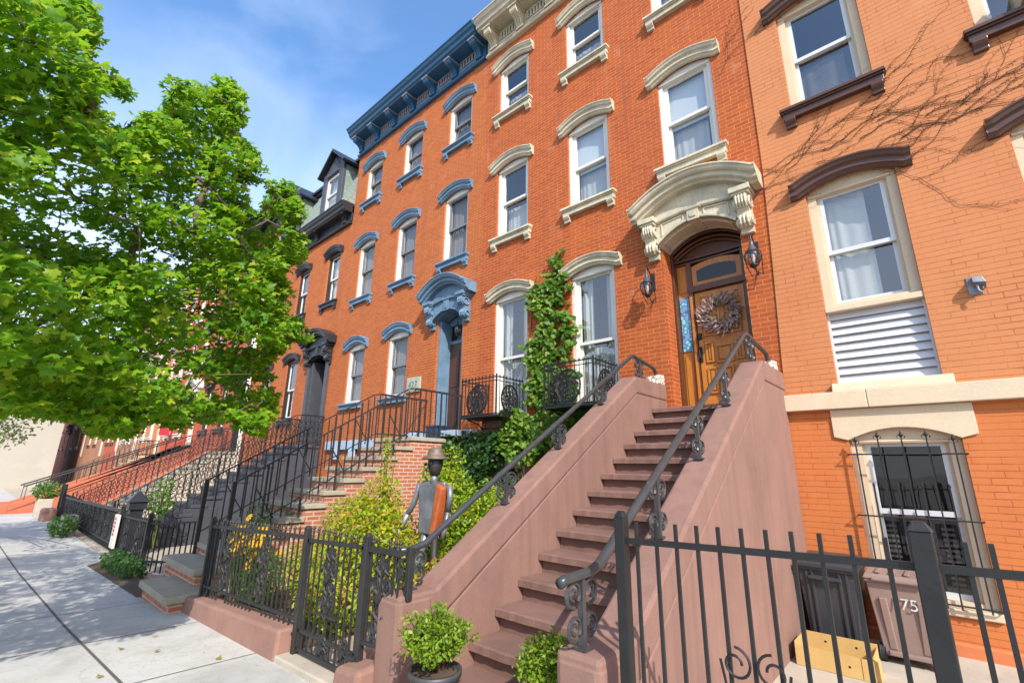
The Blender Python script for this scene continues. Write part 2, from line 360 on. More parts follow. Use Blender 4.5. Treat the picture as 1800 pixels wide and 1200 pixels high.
def pavement():
    m, t, p = newmat('pale pavement concrete'); v = coords(t, 'world'); base = (0.46, 0.45, 0.425)
    br = t.nodes.new("ShaderNodeTexBrick"); br.offset = 0.0; br.inputs['Scale'].default_value = 1; br.inputs['Brick Width'].default_value = 1.58; br.inputs['Row Height'].default_value = 1.6
    br.inputs['Mortar Size'].default_value = 0.0; br.inputs['Color1'].default_value = (*mul(base, .93), 1); br.inputs['Color2'].default_value = (*mul(base, 1.07), 1); t.links.new(v, br.inputs['Vector'])
    c = br.outputs['Color']
    c = mixc(t, ramp(t, noise(t, v, 1.3, 7, .68, .5), [(0.42, 0.0), (0.68, .7)]), c, (0.31, 0.295, 0.265))
    c = mixc(t, ramp(t, noise(t, v, 0.5, 5, .6), [(0.5, 0.0), (0.7, .4)]), c, (0.53, 0.5, 0.44))
    c = mixc(t, ramp(t, noise(t, v, 26, 4, .7), [(0.56, 0.0), (0.72, .65)]), c, (0.25, 0.235, 0.205))
    vo = t.nodes.new("ShaderNodeTexVoronoi"); vo.inputs['Scale'].default_value = 3.4; vo.inputs['Randomness'].default_value = 1; t.links.new(v, vo.inputs['Vector'])
    c = mixc(t, ramp(t, vo.outputs['Distance'], [(0.02, .75), (0.06, 0.0)]), c, (0.16, 0.15, 0.14))
    cs = t.nodes.new("ShaderNodeTexVoronoi"); cs.feature = 'DISTANCE_TO_EDGE'; cs.inputs['Scale'].default_value = 0.33; wv = t.nodes.new("ShaderNodeTexNoise"); wv.inputs['Scale'].default_value = 3; wv.inputs['Detail'].default_value = 6
    t.links.new(v, wv.inputs['Vector']); ad = t.nodes.new("ShaderNodeVectorMath"); ad.operation = 'MULTIPLY_ADD'; ad.inputs[1].default_value = (.35, .35, .35); t.links.new(wv.outputs['Color'], ad.inputs[0]); t.links.new(v, ad.inputs[2]); t.links.new(ad.outputs[0], cs.inputs['Vector'])
    c = mixc(t, ramp(t, cs.outputs['Distance'], [(0.001, .16), (0.003, 0.0)]), c, (0.2, 0.18, 0.16))
    t.links.new(c, p.inputs['Base Color']); p.inputs['Roughness'].default_value = .9
    bump(t, p, noise(t, v, 110, 3), .25, .004); return m
M['pavement'] = pavement()
M['asphalt'] = stone('asphalt', (0.06, 0.06, 0.062), 0.9, 0.2, 3, 120, 0.4)
M['soil'] = stone('garden soil', (0.085, 0.055, 0.035), 0.95, 0.4, 6, 60, 0.8)
M['joint'] = stone('dark joint filler', (0.10, 0.088, 0.075), 0.9, 0.3, 8, 60, 0.3)
M['zinc'] = paint('galvanised sheet metal', (0.24, 0.255, 0.28), 0.5, 0.4, 5, 0.8, 0.3, 25, 0.55)
M['rust_orange'] = paint('orange rusted enamel', (0.42, 0.10, 0.03), 0.55, 0.35, 8, 0.7)
M['tar'] = paint('tar roofing', (0.05, 0.05, 0.055), 0.9)
M['grey_wall'] = stone('pale grey render', (0.36, 0.335, 0.285), 0.9, 0.06, 0.5, 30, 0.15, stain=(0.52, 0.48, 0.42), stain_amt=0.35)
M['beige_wall'] = stone('beige render', (0.46, 0.39, 0.28), 0.9, 0.12, 0.8, 30, 0.2)
M['bark'] = stone('maple bark', (0.12, 0.09, 0.065), 0.95, 0.35, 8, 50, 0.9)
M['leaf_maple'] = leafmat('maple leaf', [(0.06, 0.18, 0.008), (0.12, 0.31, 0.011), (0.20, 0.41, 0.015), (0.30, 0.47, 0.02), (0.45, 0.52, 0.03)], 0.55)
M['pewter'] = paint('dull pewter', (0.09, 0.085, 0.09), 0.45, 0.3, 8, 0.4, 0.3, 60, 0.3)
M['sash_grey'] = paint('grey sash paint', (0.16, 0.16, 0.17), 0.5, 0.1, 3, 0.2)
M['leaf_small'] = leafmat('small olive leaf', [(0.06, 0.10, 0.02), (0.10, 0.14, 0.03), (0.15, 0.18, 0.05)], 0.4)
M['leaf_ivy'] = leafmat('ivy leaf', [(0.045, 0.12, 0.012), (0.08, 0.19, 0.015), (0.15, 0.26, 0.02), (0.26, 0.32, 0.035)], 0.35)
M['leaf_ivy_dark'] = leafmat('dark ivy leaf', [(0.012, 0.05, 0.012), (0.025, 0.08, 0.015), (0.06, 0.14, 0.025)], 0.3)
M['leaf_gold'] = leafmat('yellow green foliage', [(0.13, 0.25, 0.008), (0.26, 0.38, 0.012), (0.42, 0.47, 0.015), (0.52, 0.40, 0.02)], 0.4)
M['leaf_rust'] = leafmat('turning foliage', [(0.35, 0.14, 0.02), (0.42, 0.24, 0.02), (0.3, 0.27, 0.02), (0.3, 0.09, 0.03)], 0.35)
M['leaf_box'] = leafmat('boxwood leaf', [(0.09, 0.19, 0.01), (0.15, 0.27, 0.014), (0.23, 0.33, 0.02), (0.3, 0.36, 0.03)], 0.4)
M['leaf_green'] = leafmat('mid green foliage', [(0.035, 0.10, 0.015), (0.06, 0.16, 0.02), (0.11, 0.22, 0.03)], 0.35)
M['petal'] = leafmat('yellow petal', [(0.75, 0.36, 0.004), (0.8, 0.45, 0.006), (0.72, 0.30, 0.004)], 0.3)
M['stem'] = paint('green stem', (0.10, 0.13, 0.03), 0.8)
M['twig'] = paint('dead brown vine', (0.075, 0.032, 0.016), 0.9)
# ------------------------------------------------------------------ ground (structure)
GX = [(-90, -0.75), (-60, -0.55), (-30, -0.28), (-23, -0.17), (-12, -0.13), (-7.3, -0.02), (-4, 0.12), (0, 0.2), (12, 0.5), (60, 1.2)]
def gz(x):
    for (a, za), (b, zb) in zip(GX, GX[1:]):
        if x <= b: return za + (zb-za)*(x-a)/(b-a)
    return GX[-1][1]

def strip(x0, x1, y0, y1, dz, step=1.0, yf=None):      # a sheet that follows the slope of the street
    b = MB(); n = max(1, int((x1-x0)/step)); xs = [x0 + (x1-x0)*i/n for i in range(n+1)]
    vs = []; fs = []
    for x in xs:
        o = yf(x) if yf else 0
        vs += [(x, y0+o, gz(x)+dz), (x, y1+o, gz(x)+dz)]
    for i in range(n): fs.append((2*i, 2*i+2, 2*i+3, 2*i+1))
    return b.add(vs, fs)

g = MB().add([(-900,-900,-1.2),(900,-900,-1.2),(900,900,-1.2),(-900,900,-1.2)], [(0,1,2,3)])
tag(g.build('ground', M['concrete_old']), kind='structure')
tag(strip(-90, 40, -24.0, -9.2, -0.14).build('road', M['asphalt']), kind='structure')
k = strip(-90, 40, -9.2, -9.05, 0.0); k.add([(x, -9.2, gz(x)+d) for x in (-90,-60,-30,-12,-4,0,12,40) for d in (-0.2, 0.0)], [(2*i, 2*i+2, 2*i+3, 2*i+1) for i in range(7)])
tag(k.build('kerb', M['bluestone']), kind='structure')
tag(strip(-90, 40, -9.05, -4.66, 0.0, 0.5).build('sidewalk', M['pavement']), kind='structure')
jl = lambda x: 0.0275*(x+5) if x > -40 else -0.96      # the long joint drifts slightly across the pavement
j = strip(-60, 6, -5.722, -5.698, 0.004, 0.5, jl)
x = -4.85 + 1.58*6
while x > -60:
    yj = -5.71 + jl(x)
    j.add([(x-0.006, yj, gz(x)+0.004), (x+0.006, yj, gz(x)+0.004), (x+0.05, -4.67, gz(x)+0.004), (x+0.038, -4.67, gz(x)+0.004)], [(0,1,2,3)])
    j.add([(x-0.2-0.006, -9.05, gz(x)+0.004), (x-0.2+0.006, -9.05, gz(x)+0.004), (x+0.006, yj, gz(x)+0.004), (x-0.006, yj, gz(x)+0.004)], [(0,1,2,3)])
    x -= 1.58
tag(j.build('pavement_joint', M['joint']), kind='structure')
tag(strip(-60, -1.37, -4.66, 0.4, -0.03, 0.5).build('areaway_ground', M['concrete_old']), kind='structure')
tag(MB().add([(-1.4,-4.66,0.0),(9,-4.66,0.0),(9,0.4,0.0),(-1.4,0.4,0.0)], [(0,1,2,3)]).build('areaway_paving', M['concrete_old']), kind='structure')
# front garden bed, with a brick path behind the gate
tag(strip(-7.2, -4.5, -4.5, -0.05, 0.02, 0.5).build('garden_bed', M['soil']), kind='structure')
bp = brick('worn brick paving', (0.42, 0.17, 0.1), (0.36, 0.13, 0.08), (0.4, 0.3, 0.22), 0.012, stain=(0.35, 0.25, 0.18), stain_amt=0.4)
tag(strip(-4.5, -3.25, -4.55, -0.05, 0.022, 0.3).build('brick_path', bp), kind='structure')
tag(MB().add([(-12.5,-4.66,gz(-12.5)+.008),(-11.9,-5.03,gz(-11.9)+.008),(-8.35,-4.97,gz(-8.35)+.008),(-8.35,-4.66,gz(-8.35)+.008)], [(0,1,2,3)]).build('tree_pit_soil', M['soil']), kind='structure')
# ------------------------------------------------------------------ walls, windows, doors
def wall_holes(b, x0, x1, z0, z1, holes, Y=0.0, rev=0.16):
    """A wall sheet with openings (hx0,hx1,hz0,spring,rise) and their reveals."""
    xs = sorted({x0, x1, *[h[0] for h in holes], *[h[1] for h in holes]}); zs = sorted({z0, z1, *[h[2] for h in holes], *[h[3]+h[4] for h in holes]})
    for i in range(len(xs)-1):
        for k in range(len(zs)-1):
            cx, cz = (xs[i]+xs[i+1])/2, (zs[k]+zs[k+1])/2
            if any(h[0] < cx < h[1] and h[2] < cz < h[3]+h[4] for h in holes): continue
            b.add([(xs[i],Y,zs[k]),(xs[i+1],Y,zs[k]),(xs[i+1],Y,zs[k+1]),(xs[i],Y,zs[k+1])], [(0,1,2,3)])
    for hx0, hx1, hz0, sp, ri in holes:
        D = Y + rev
        b.add([(hx0,Y,hz0),(hx0,D,hz0),(hx0,D,sp),(hx0,Y,sp)], [(0,1,2,3)])
        b.add([(hx1,Y,hz0),(hx1,Y,sp),(hx1,D,sp),(hx1,D,hz0)], [(0,1,2,3)])
        b.add([(hx0,Y,hz0),(hx1,Y,hz0),(hx1,D,hz0),(hx0,D,hz0)], [(0,1,2,3)])
        pts = arc(hx0, hx1, sp, ri, 12) if ri > 0.001 else [(hx0, sp), (hx1, sp)]
        for (a, za), (c, zc) in zip(pts, pts[1:]):
            b.add([(a,Y,za),(a,D,za),(c,D,zc),(c,Y,zc)], [(0,1,2,3)])
            if ri > 0.001: b.add([(a,Y,za),(c,Y,zc),(c,Y,sp+ri),(a,Y,sp+ri)], [(0,1,2,3)])
    return b

HOOD = [(0,0),(0,.045),(.025,.06),(.04,.075),(.045,.09),(.10,.085),(.115,.10),(.125,.12),(.165,.135),(.175,.15),(.195,.152),(.205,.13),(.21,0)]
CACHE = {}
def cached(key, fn):
    if key not in CACHE: CACHE[key] = fn()
    return CACHE[key]

def hood_path(hw, h, rise, ear=0.09):
    return [(-hw-ear, h), (-hw, h)] + arc(-hw, hw, h, rise, 14)[1:-1] + [(hw, h), (hw+ear, h)]

def window(parent, xc, zs, w, h, rise, st, fill='dark', sill=True, hood=True, Y=0.0, split=0.5):
    """A double hung sash window; st is a dict of materials and options."""
    o = (xc, Y, zs); d = st.get('deep', 0.05); jw = st.get('jamb', 0.075)
    def frame():
        b = MB(); hw = w/2
        b.box(-hw+0.003, -hw+jw, d, d+0.11, 0.005, h); b.box(hw-jw, hw-0.003, d, d+0.11, 0.005, h)
        b.box(-hw+0.02, -hw+jw+0.03, d+0.045, d+0.16, 0.02, h); b.box(hw-jw-0.03, hw-0.02, d+0.045, d+0.16, 0.02, h)
        b.box(-hw+jw, hw-jw, d+0.01, d+0.16, 0.005, 0.05)
        pts = [(hw-0.004, h-0.06), (hw-0.004, h)] + arc(-hw+0.004, hw-0.004, h, rise-0.004, 12)[1:-1][::-1] + [(-hw+0.004, h), (-hw+0.004, h-0.06)]
        b.prism(pts, 'y', d-0.004, d+0.10)
        b.sweep([(-hw+0.02, h-0.055), (hw-0.02, h-0.055)], [(0,0),(0,.02),(.02,.028),(.03,.012),(.035,0)], d-0.004)
        return b.mesh('window_frame', st['frame'])
    key = (w, h, rise, st['name'], split)
    wo = link('window', cached(('fr',)+key, frame), parent, o)
    z_m = h*split; iw = w/2 - jw - 0.03; top = h-0.05
    def sash(lo, hi, y):
        b = MB(); r = 0.042
        b.box(-iw, -iw+r, y, y+0.04, lo, hi); b.box(iw-r, iw, y, y+0.04, lo, hi)
        b.box(-iw+r, iw-r, y, y+0.04, lo, lo+r+0.012); b.box(-iw+r, iw-r, y, y+0.04, hi-r, hi)
        return b.mesh('sash', st['sash'])
    link('sash', cached(('su',)+key, lambda: sash(z_m-0.02, top, d+0.05)), wo, o)
    link('sash', cached(('sl',)+key, lambda: sash(0.05, z_m+0.03, d+0.10)), wo, o)
    def pane():
        b = MB(); r = 0.03
        for lo, hi, y in ((z_m, top-r, d+0.07), (0.08, z_m+0.0, d+0.12)):
            b.add([(-iw+r,y,lo),(iw-r,y,lo),(iw-r,y,hi),(-iw+r,y,hi)], [(0,1,2,3)])
        return b.mesh('pane', st.get('pane', M['glass']))
    link('pane', cached(('pa',)+key, pane), wo, o)
    def wavy(x0, x1, z0, z1, y, amp, nw, sag=0.0):
        b = MB(); n = 40; vs = []; fs = []
        for i in range(n+1):
            t = i/n; xx = x0+(x1-x0)*t; yy = y + amp*math.sin(t*nw*2*math.pi + 2.2*math.sin(t*5)) + amp*0.8*math.sin(t*nw*2.7+1)
            vs += [(xx, yy, z0 + sag*math.sin(t*3.1)), (xx, yy, z1)]
        for i in range(n): fs.append((2*i, 2*i+2, 2*i+3, 2*i+1))
        return b.add(vs, fs)
    yb = d + 0.155
    if fill == 'blind':
        def f():
            b = MB(); z = z_m - 0.05
            b.add([(-iw,yb,z),(iw,yb,z),(iw,yb+.01,top),(-iw,yb+.01,top)], [(0,1,2,3)])
            b.box(-iw, iw, yb-0.005, yb+0.02, z-0.03, z)
            return b.mesh('blind', M['blind'])
        link('blind', cached(('bl',)+key, f), wo, o)
    if fill in ('blind', 'cafe'):
        link('curtain', cached(('cf',)+key, lambda: wavy(-iw, iw*0.7, 0.06, z_m*0.93, yb+0.09, 0.006, 5).mesh('curtain', M['curtain'], True)), wo, o)
    if fill == 'sheer':
        def f():
            b = wavy(-iw, -iw+0.26, 0.05, top, yb+0.03, 0.02, 4); c = wavy(iw-0.2, iw, 0.05, top, yb+0.03, 0.02, 3); b.add(c.v, c.f)
            c = wavy(-iw+0.02, iw-0.02, 0.05, z_m*0.96, yb+0.12, 0.014, 8); b.add(c.v, c.f)
            return b.mesh('curtain', M['curtain'], True)
        link('curtain', cached(('sh',)+key, f), wo, o)
    if fill == 'half':
        link('curtain', cached(('ha',)+key, lambda: wavy(-iw, iw*0.35, 0.1, top, yb+0.03, 0.007, 4.3, 0.03).mesh('curtain', M['curtain'], True)), wo, o)
    if fill == 'full':
        link('curtain', cached(('fu',)+key, lambda: wavy(-iw, iw, 0.05, top, yb+0.03, 0.01, 9).mesh('curtain', st.get('fillmat', M['screen']), True)), wo, o)
    if fill == 'cloth':
        link('curtain', cached(('cl',)+key, lambda: wavy(-iw+0.02, iw-0.12, 0.06, z_m-0.1, d+0.17, 0.012, 2.5, 0.06).mesh('curtain', M['cloth_dark'], True)), wo, o)
    if sill:
        def f():
            b = MB(); sw = w/2 + 0.125
            b.hexa([(-sw,-.135,-.075),(sw,-.135,-.075),(sw,.06,-.075),(-sw,.06,-.075),(-sw,-.13,-.03),(sw,-.13,-.03),(sw,.06,.0),(-sw,.06,.0)])
            b.box(-sw+.015, sw-.015, -.11, 0.004, -.10, -.075); b.box(-sw+.03, sw-.03, -.085, 0.004, -.19, -.10)
            if st.get('sill_brackets', True):
                for s in (-1, 1):
                    x = s*(sw-.11)
                    b.prism([(-.10,-.19),(-.10,-.22),(-.085,-.25),(-.05,-.28),(-.05,-.32),(0.004,-.32),(0.004,-.19)], 'x', x-.065, x+.065)
            return b.mesh('sill', st['trim'])
        link('sill', cached(('si', w, st['name']), f), wo, o, 0.006)
    if hood:
        hp = st.get('hood_h', 1.0)
        def f():
            b = MB(); b.sweep(hood_path(w/2+0.075, h-0.055, rise+0.03), [(a*hp, dd) for a, dd in HOOD]); return b.mesh('lintel_hood', st['trim'])
        link('lintel_hood', cached(('ho', w, h, rise, st['name']), f), wo, o, 0.004)
    return wo

def big_hood(parent, xc, zs, rise, w, mat, soffit, Y=0.0):
    """The bracketed door hood: curved cornice, panelled frieze, two scrolled consoles. zs = springing of the door arch."""
    hw = w/2; b = MB()
    P = [(0,0),(0,.24),(.03,.26),(.045,.30),(.055,.315),(.11,.32),(.12,.36),(.145,.385),(.185,.395),(.19,.415),(.215,.415),(.225,.38),(.23,0)]
    path = [(xc-hw-.38, zs+.44), (xc-hw-.28, zs+.44)] + arc(xc-hw-.26, xc+hw+.26, zs+.45, .32, 18)[1:-1] + [(xc+hw+.28, zs+.44), (xc+hw+.38, zs+.44)]
    b.sweep(path, P, Y)
    top = arc(xc-hw-.24, xc+hw+.24, zs+.45, .32, 18); bot = arc(xc-hw, xc+hw, zs, rise, 18)
    pts = [(xc-hw-.24, zs), *[(x, z+.06) for x, z in top], (xc+hw+.24, zs), *bot[::-1]]
    n = len(top)
    for i in range(n-1):                              # frieze
        bx = [(bot[i][0], bot[i][1]), (bot[i+1][0], bot[i+1][1])]
        b.hexa([(bx[0][0],Y-.13,bx[0][1]),(bx[1][0],Y-.13,bx[1][1]),(bx[1][0],Y+.004,bx[1][1]),(bx[0][0],Y+.004,bx[0][1]),
                (top[i][0],Y-.13,top[i][1]+.05),(top[i+1][0],Y-.13,top[i+1][1]+.05),(top[i+1][0],Y+.004,top[i+1][1]+.05),(top[i][0],Y+.004,top[i][1]+.05)])
    b.sweep(arc(xc-hw+.01, xc+hw-.01, zs+.005, rise, 16), [(0,.128),(0,.155),(.035,.16),(.05,.128)], Y)     # arch roll
    b.sweep([(xc-hw+.02, zs+.36), (xc-.14, zs+.36+.05), (xc-.14, zs+.40), (xc+.14, zs+.40), (xc+.14, zs+.36+.05), (xc+hw-.02, zs+.36)], [(0,.128),(0,.165),(.02,.185),(.06,.19),(.07,.128)], Y)
    # raised panel edges
    for s in (-1, 1):
        q = [(xc+s*.16, zs+rise+.04), (xc+s*.16, zs+.38), (xc+s*(hw-.08), zs+.34), (xc+s*(hw-.08), zs+.13)]
        for a, c in zip(q, q[1:]+q[:1]): b.bar((a[0], Y-.135, a[1]), (c[0], Y-.135, c[1]), 0.022)
    b.box(xc-.09, xc+.09, Y-.17, Y-.12, zs+rise-.02, zs+.40); b.box(xc-.05, xc+.05, Y-.185, Y-.16, zs+rise+.03, zs+.35)
    h = b.build('door_hood', mat, parent, False, 0.004, (xc, Y, zs))
    for s in (-1, 1):                                 # consoles
        c = MB(); x = xc + s*(hw+.12); a, e = x-.085, x+.085
        c.box(x-.14, x+.14, Y-.30, Y+.004, zs+.37, zs+.45)
        c.box(x-.12, x+.12, Y-.27, Y+.004, zs+.33, zs+.37)
        prof = [(Y+.004, zs+.33), (Y-.25, zs+.33), (Y-.265, zs+.27), (Y-.25, zs+.20), (Y-.20, zs+.14), (Y-.165, zs+.08), (Y-.17, zs+.02), (Y-.19, zs-.03), (Y-.175, zs-.09), (Y-.12, zs-.13), (Y-.07, zs-.15), (Y-.07, zs-.21), (Y+.004, zs-.21)]
        c.prism(prof, 'x', a, e)
        for q in (-.06, -.02, .02, .06): c.tube([(x+q, Y-.25, zs+.325), (x+q, Y-.272, zs+.27), (x+q, Y-.262, zs+.2), (x+q, Y-.21, zs+.14)], .016, 6)
        for q in (-.05, 0, .05): c.tube([(x+q, Y-.178, zs+.03), (x+q, Y-.2, zs-.03), (x+q, Y-.185, zs-.09), (x+q, Y-.13, zs-.13)], .018, 6)
        for q in (-1, 1):
            c.tube([(x+q*.1, Y-.15+.08*math.cos(t), zs+.22+.08*math.sin(t)) for t in [i*.5 for i in range(13)]], .02, 5)
            c.tube([(x+q*.1, Y-.1+.06*math.cos(t), zs-.05+.06*math.sin(t)) for t in [i*.5 for i in range(13)]], .016, 5)
        c.build('console', mat, h, False, 0.004, (x, Y, zs))
    s = MB()                                          # panelled soffit inside the arch
    bot2 = arc(xc-hw+.004, xc+hw-.004, zs-.022, rise, 16)
    for (a, za), (c, zc) in zip(bot2, bot2[1:]): s.add([(a,Y-.13,za),(a,Y+.30,za),(c,Y+.30,zc),(c,Y-.13,zc)], [(0,1,2,3)])
    for lo, hi in ((0.06, 0.44), (0.56, 0.94)):
        q = [i for i in range(17) if lo <= i/16 <= hi]
        for yy in (Y-.06, Y+.22): s.tube([(bot2[i][0], yy, bot2[i][1]-.006) for i in q], .012, 5)
        for i in (q[0], q[-1]): s.tube([(bot2[i][0], Y-.06, bot2[i][1]-.006), (bot2[i][0], Y+.22, bot2[i][1]-.006)], .012, 5)
    s.build('arch_soffit', soffit, h, False, 0, (xc, Y, zs))
    return h

def cornice(parent, x0, x1, z0, mats, nbr, h=0.85, depth=0.55, Y=0.0, vents=True, bw=0.17, inset=0.3):
    """Bracketed roof cornice. mats: body, bracket, accent, panel"""
    body, brk, acc, pan = mats; b = MB()
    b.box(x0, x1, Y-.05, Y+.25, z0, z0+h-.1)          # frieze board
    b.sweep([(x0, z0), (x1, z0)], [(0,.04),(0,.09),(.03,.11),(.06,.11),(.075,.075),(.10,.07),(.11,.04)], Y)
    zt = z0 + h - .34
    crown = [(0,0),(0,depth-.14),(.03,depth-.12),(.05,depth-.07),(.13,depth-.05),(.17,depth),(.24,depth+.03),(.25,depth+.06),(.29,depth+.06),(.30,0)]
    b.sweep([(x0, zt), (x1, zt)], crown, Y)
    b.box(x0+.01, x1-.01, Y-depth+.02, Y+.25, zt+.30, zt+.33)
    c = b.build('cornice', body, parent, False, 0.005, (x0, Y, z0))
    xs = [x0+inset + (x1-x0-2*inset)*i/(nbr-1) for i in range(nbr)]
    me = None
    for x in xs:
        if me is None:
            k = MB(); a, e = -bw/2, bw/2
            k.prism([(.0,.1),(-.11,.1),(-.12,.13),(-.13,.2),(-.17,.28),(-.26,.34),(-.36,.36),(-depth+.16,.40),(-depth+.14,zt-z0-.005),(.0,zt-z0-.005)], 'x', a, e)
            for q in (-bw/3.2, 0, bw/3.2): k.tube([(q,-.115,.11),(q,-.14,.2),(q,-.19,.29),(q,-.30,.355)], .018, 5)
            k.box(a-.02, e+.02, -.14, 0, .09, .13)
            me = k.mesh('bracket', brk)
            k = MB(); k.box(a-.035, e+.035, -depth+.12, -.03, zt-z0-.05, zt-z0-.008); mecap = k.mesh('bracket_cap', acc)
        link('bracket', me, c, (x, Y, z0), 0.004); link('bracket_cap', mecap, c, (x, Y, z0))
    if vents:
        for a, e in zip(xs, xs[1:]):
            v = MB(); q = MB()
            a += bw/2+.06; e -= bw/2+.06; zl = z0+.28
            v.box(a, e, Y-.075, Y-.045, zl+.19, zl+.23); v.box(a, e, Y-.075, Y-.045, zl-.02, zl+.0)
            n = 6
            for i in range(n):
                x = a + (e-a)*(i+.5)/n; v.box(x-.028, x+.028, Y-.07, Y-.045, zl, zl+.19)
            q.box(a, e, Y-.07, Y-.045, z0+.13, z0+.225); q.box(a+.04, e-.04, Y-.08, Y-.06, z0+.15, z0+.205)
            v.build('vent_grille', acc, c, False, 0, (a, Y, z0)); q.build('frieze_panel', pan, c, False, 0.003, (a, Y, z0))
        for a, e in zip(xs, xs[1:]):
            k = MB(); k.box(a+bw/2+.06, e-bw/2-.06, Y-.056, Y-.045, z0+.28, z0+.47); k.build('vent_backing', M['black_trim'], c, False, 0, (a, Y, z0))
    return c

def shell(b, x0, x1, z0, z1, depth=9.0, Y=0.0):       # side walls, back and roof of a house
    e = 0.04
    b.add([(x0+e,Y,z0),(x0+e,Y+depth,z0),(x0+e,Y+depth,z1),(x0+e,Y,z1)], [(0,1,2,3)])
    b.add([(x1-e,Y,z0),(x1-e,Y,z1),(x1-e,Y+depth,z1),(x1-e,Y+depth,z0)], [(0,1,2,3)])
    b.add([(x0+e,Y+depth,z0),(x1-e,Y+depth,z0),(x1-e,Y+depth,z1),(x0+e,Y+depth,z1)], [(0,1,2,3)])
    b.add([(x0+e,Y,z1),(x1-e,Y,z1),(x1-e,Y+depth,z1),(x0+e,Y+depth,z1)], [(0,1,2,3)])

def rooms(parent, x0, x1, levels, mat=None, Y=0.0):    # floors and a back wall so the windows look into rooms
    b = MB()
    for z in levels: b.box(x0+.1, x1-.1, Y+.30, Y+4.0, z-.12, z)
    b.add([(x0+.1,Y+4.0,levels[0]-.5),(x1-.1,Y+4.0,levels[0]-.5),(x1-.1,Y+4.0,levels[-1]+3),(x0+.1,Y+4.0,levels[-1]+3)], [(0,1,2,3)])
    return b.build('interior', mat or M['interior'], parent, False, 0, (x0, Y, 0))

# ---- trim styles
S_CREAM = dict(name='cream', frame=M['white'], sash=M['white'], trim=M['cream'])
S_BLUE = dict(name='blue', frame=M['white'], sash=M['sash_grey'], trim=M['blue_trim'], pane=M['glass_dark'], fillmat=M['screen'])
S_BLACK = dict(name='black', frame=M['black_trim'], sash=M['white'], trim=M['black_trim'], sill_brackets=True)
S_ORANGE = dict(name='orange', frame=M['cream_stone'], sash=M['vinyl'], trim=M['brown_trim'], jamb=0.10, deep=0.07)
S_WHITE = dict(name='white', frame=M['white'], sash=M['white'], trim=M['white'])
S_BROWN = dict(name='brown', frame=M['white'], sash=M['white'], trim=M['brown_trim'])

# ================================================================== house with cream trim
HC = thing('brick_house', 'red brick house with cream hoods and sills, oak arched door, behind the brownstone stoop', 'house', (-4.2, 0, 0), 'row houses along the street')
bays = (-6.17, -4.19, -2.24)
holes = []
for i in (0, 1): holes.append((bays[i]-.465, bays[i]+.465, 2.66, 5.17, .12))
for x in bays: holes.append((x-.465, x+.465, 6.63, 8.36, .12)); holes.append((x-.465, x+.465, 9.89, 11.23, .12))
door_c = (-2.84, -1.65, 2.52, 5.20, .24)
b = MB(); wall_holes(b, -7.1, -1.2, 2.45, 11.9, holes + [door_c], 0, .24)
shell(b, -7.1, -1.2, -.3, 12.4)
b.add([(door_c[0],.24,2.52),(door_c[0],.47,2.52),(door_c[0],.47,5.2),(door_c[0],.24,5.2)], [(0,1,2,3)])
b.add([(door_c[1],.24,2.52),(door_c[1],.24,5.2),(door_c[1],.47,5.2),(door_c[1],.47,2.52)], [(0,1,2,3)])
b.build('wall', M['brick_red'], HC, False, 0, (-4.2, 0, 0))
b = MB(); wall_holes(b, -7.1, -1.36, -.3, 2.45, [(-6.55, -5.72, .75, 1.78, .1), (-4.62, -3.8, .75, 1.78, .1)], -.04, .2)
b.box(-7.1, -3.2, -.09, -.04, 2.28, 2.45); b.box(-6.75, -5.6, -.16, -.04, 2.45, 2.62); b.box(-4.75, -3.65, -.16, -.04, 2.45, 2.62)
b.box(-6.68, -5.6, -.1, -.04, 1.86, 1.98); b.box(-4.72, -3.7, -.1, -.04, 1.86, 1.98)
b.build('basement_wall', M['brownstone_dark'], HC, False, 0, (-4.2, 0, 0))
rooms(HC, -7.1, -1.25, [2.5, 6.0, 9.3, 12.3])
for i, x in enumerate(bays):
    window(HC, x, 6.63, .93, 1.73, .12, S_CREAM, ('cafe', 'blind', 'blind')[i])
    window(HC, x, 9.89, .93, 1.34, .12, S_CREAM, ('cafe', 'cafe', 'blind')[i])
    if i < 2: window(HC, x, 2.66, .93, 2.51, .12, S_CREAM, 'sheer', sill=False, split=.48)
for x in (-6.135, -4.21): window(HC, x, .75, .82, 1.03, .1, S_CREAM, 'dark', sill=False, hood=False, Y=-.04)
cornice(HC, -7.05, -1.22, 11.88, (M['cream'], M['cream'], M['cream'], M['cream']), 7, .9, .55, bw=.2, inset=.28)
big_hood(HC, -2.245, 5.2, .25, 1.19, M['cream'], M['cream_stone'])

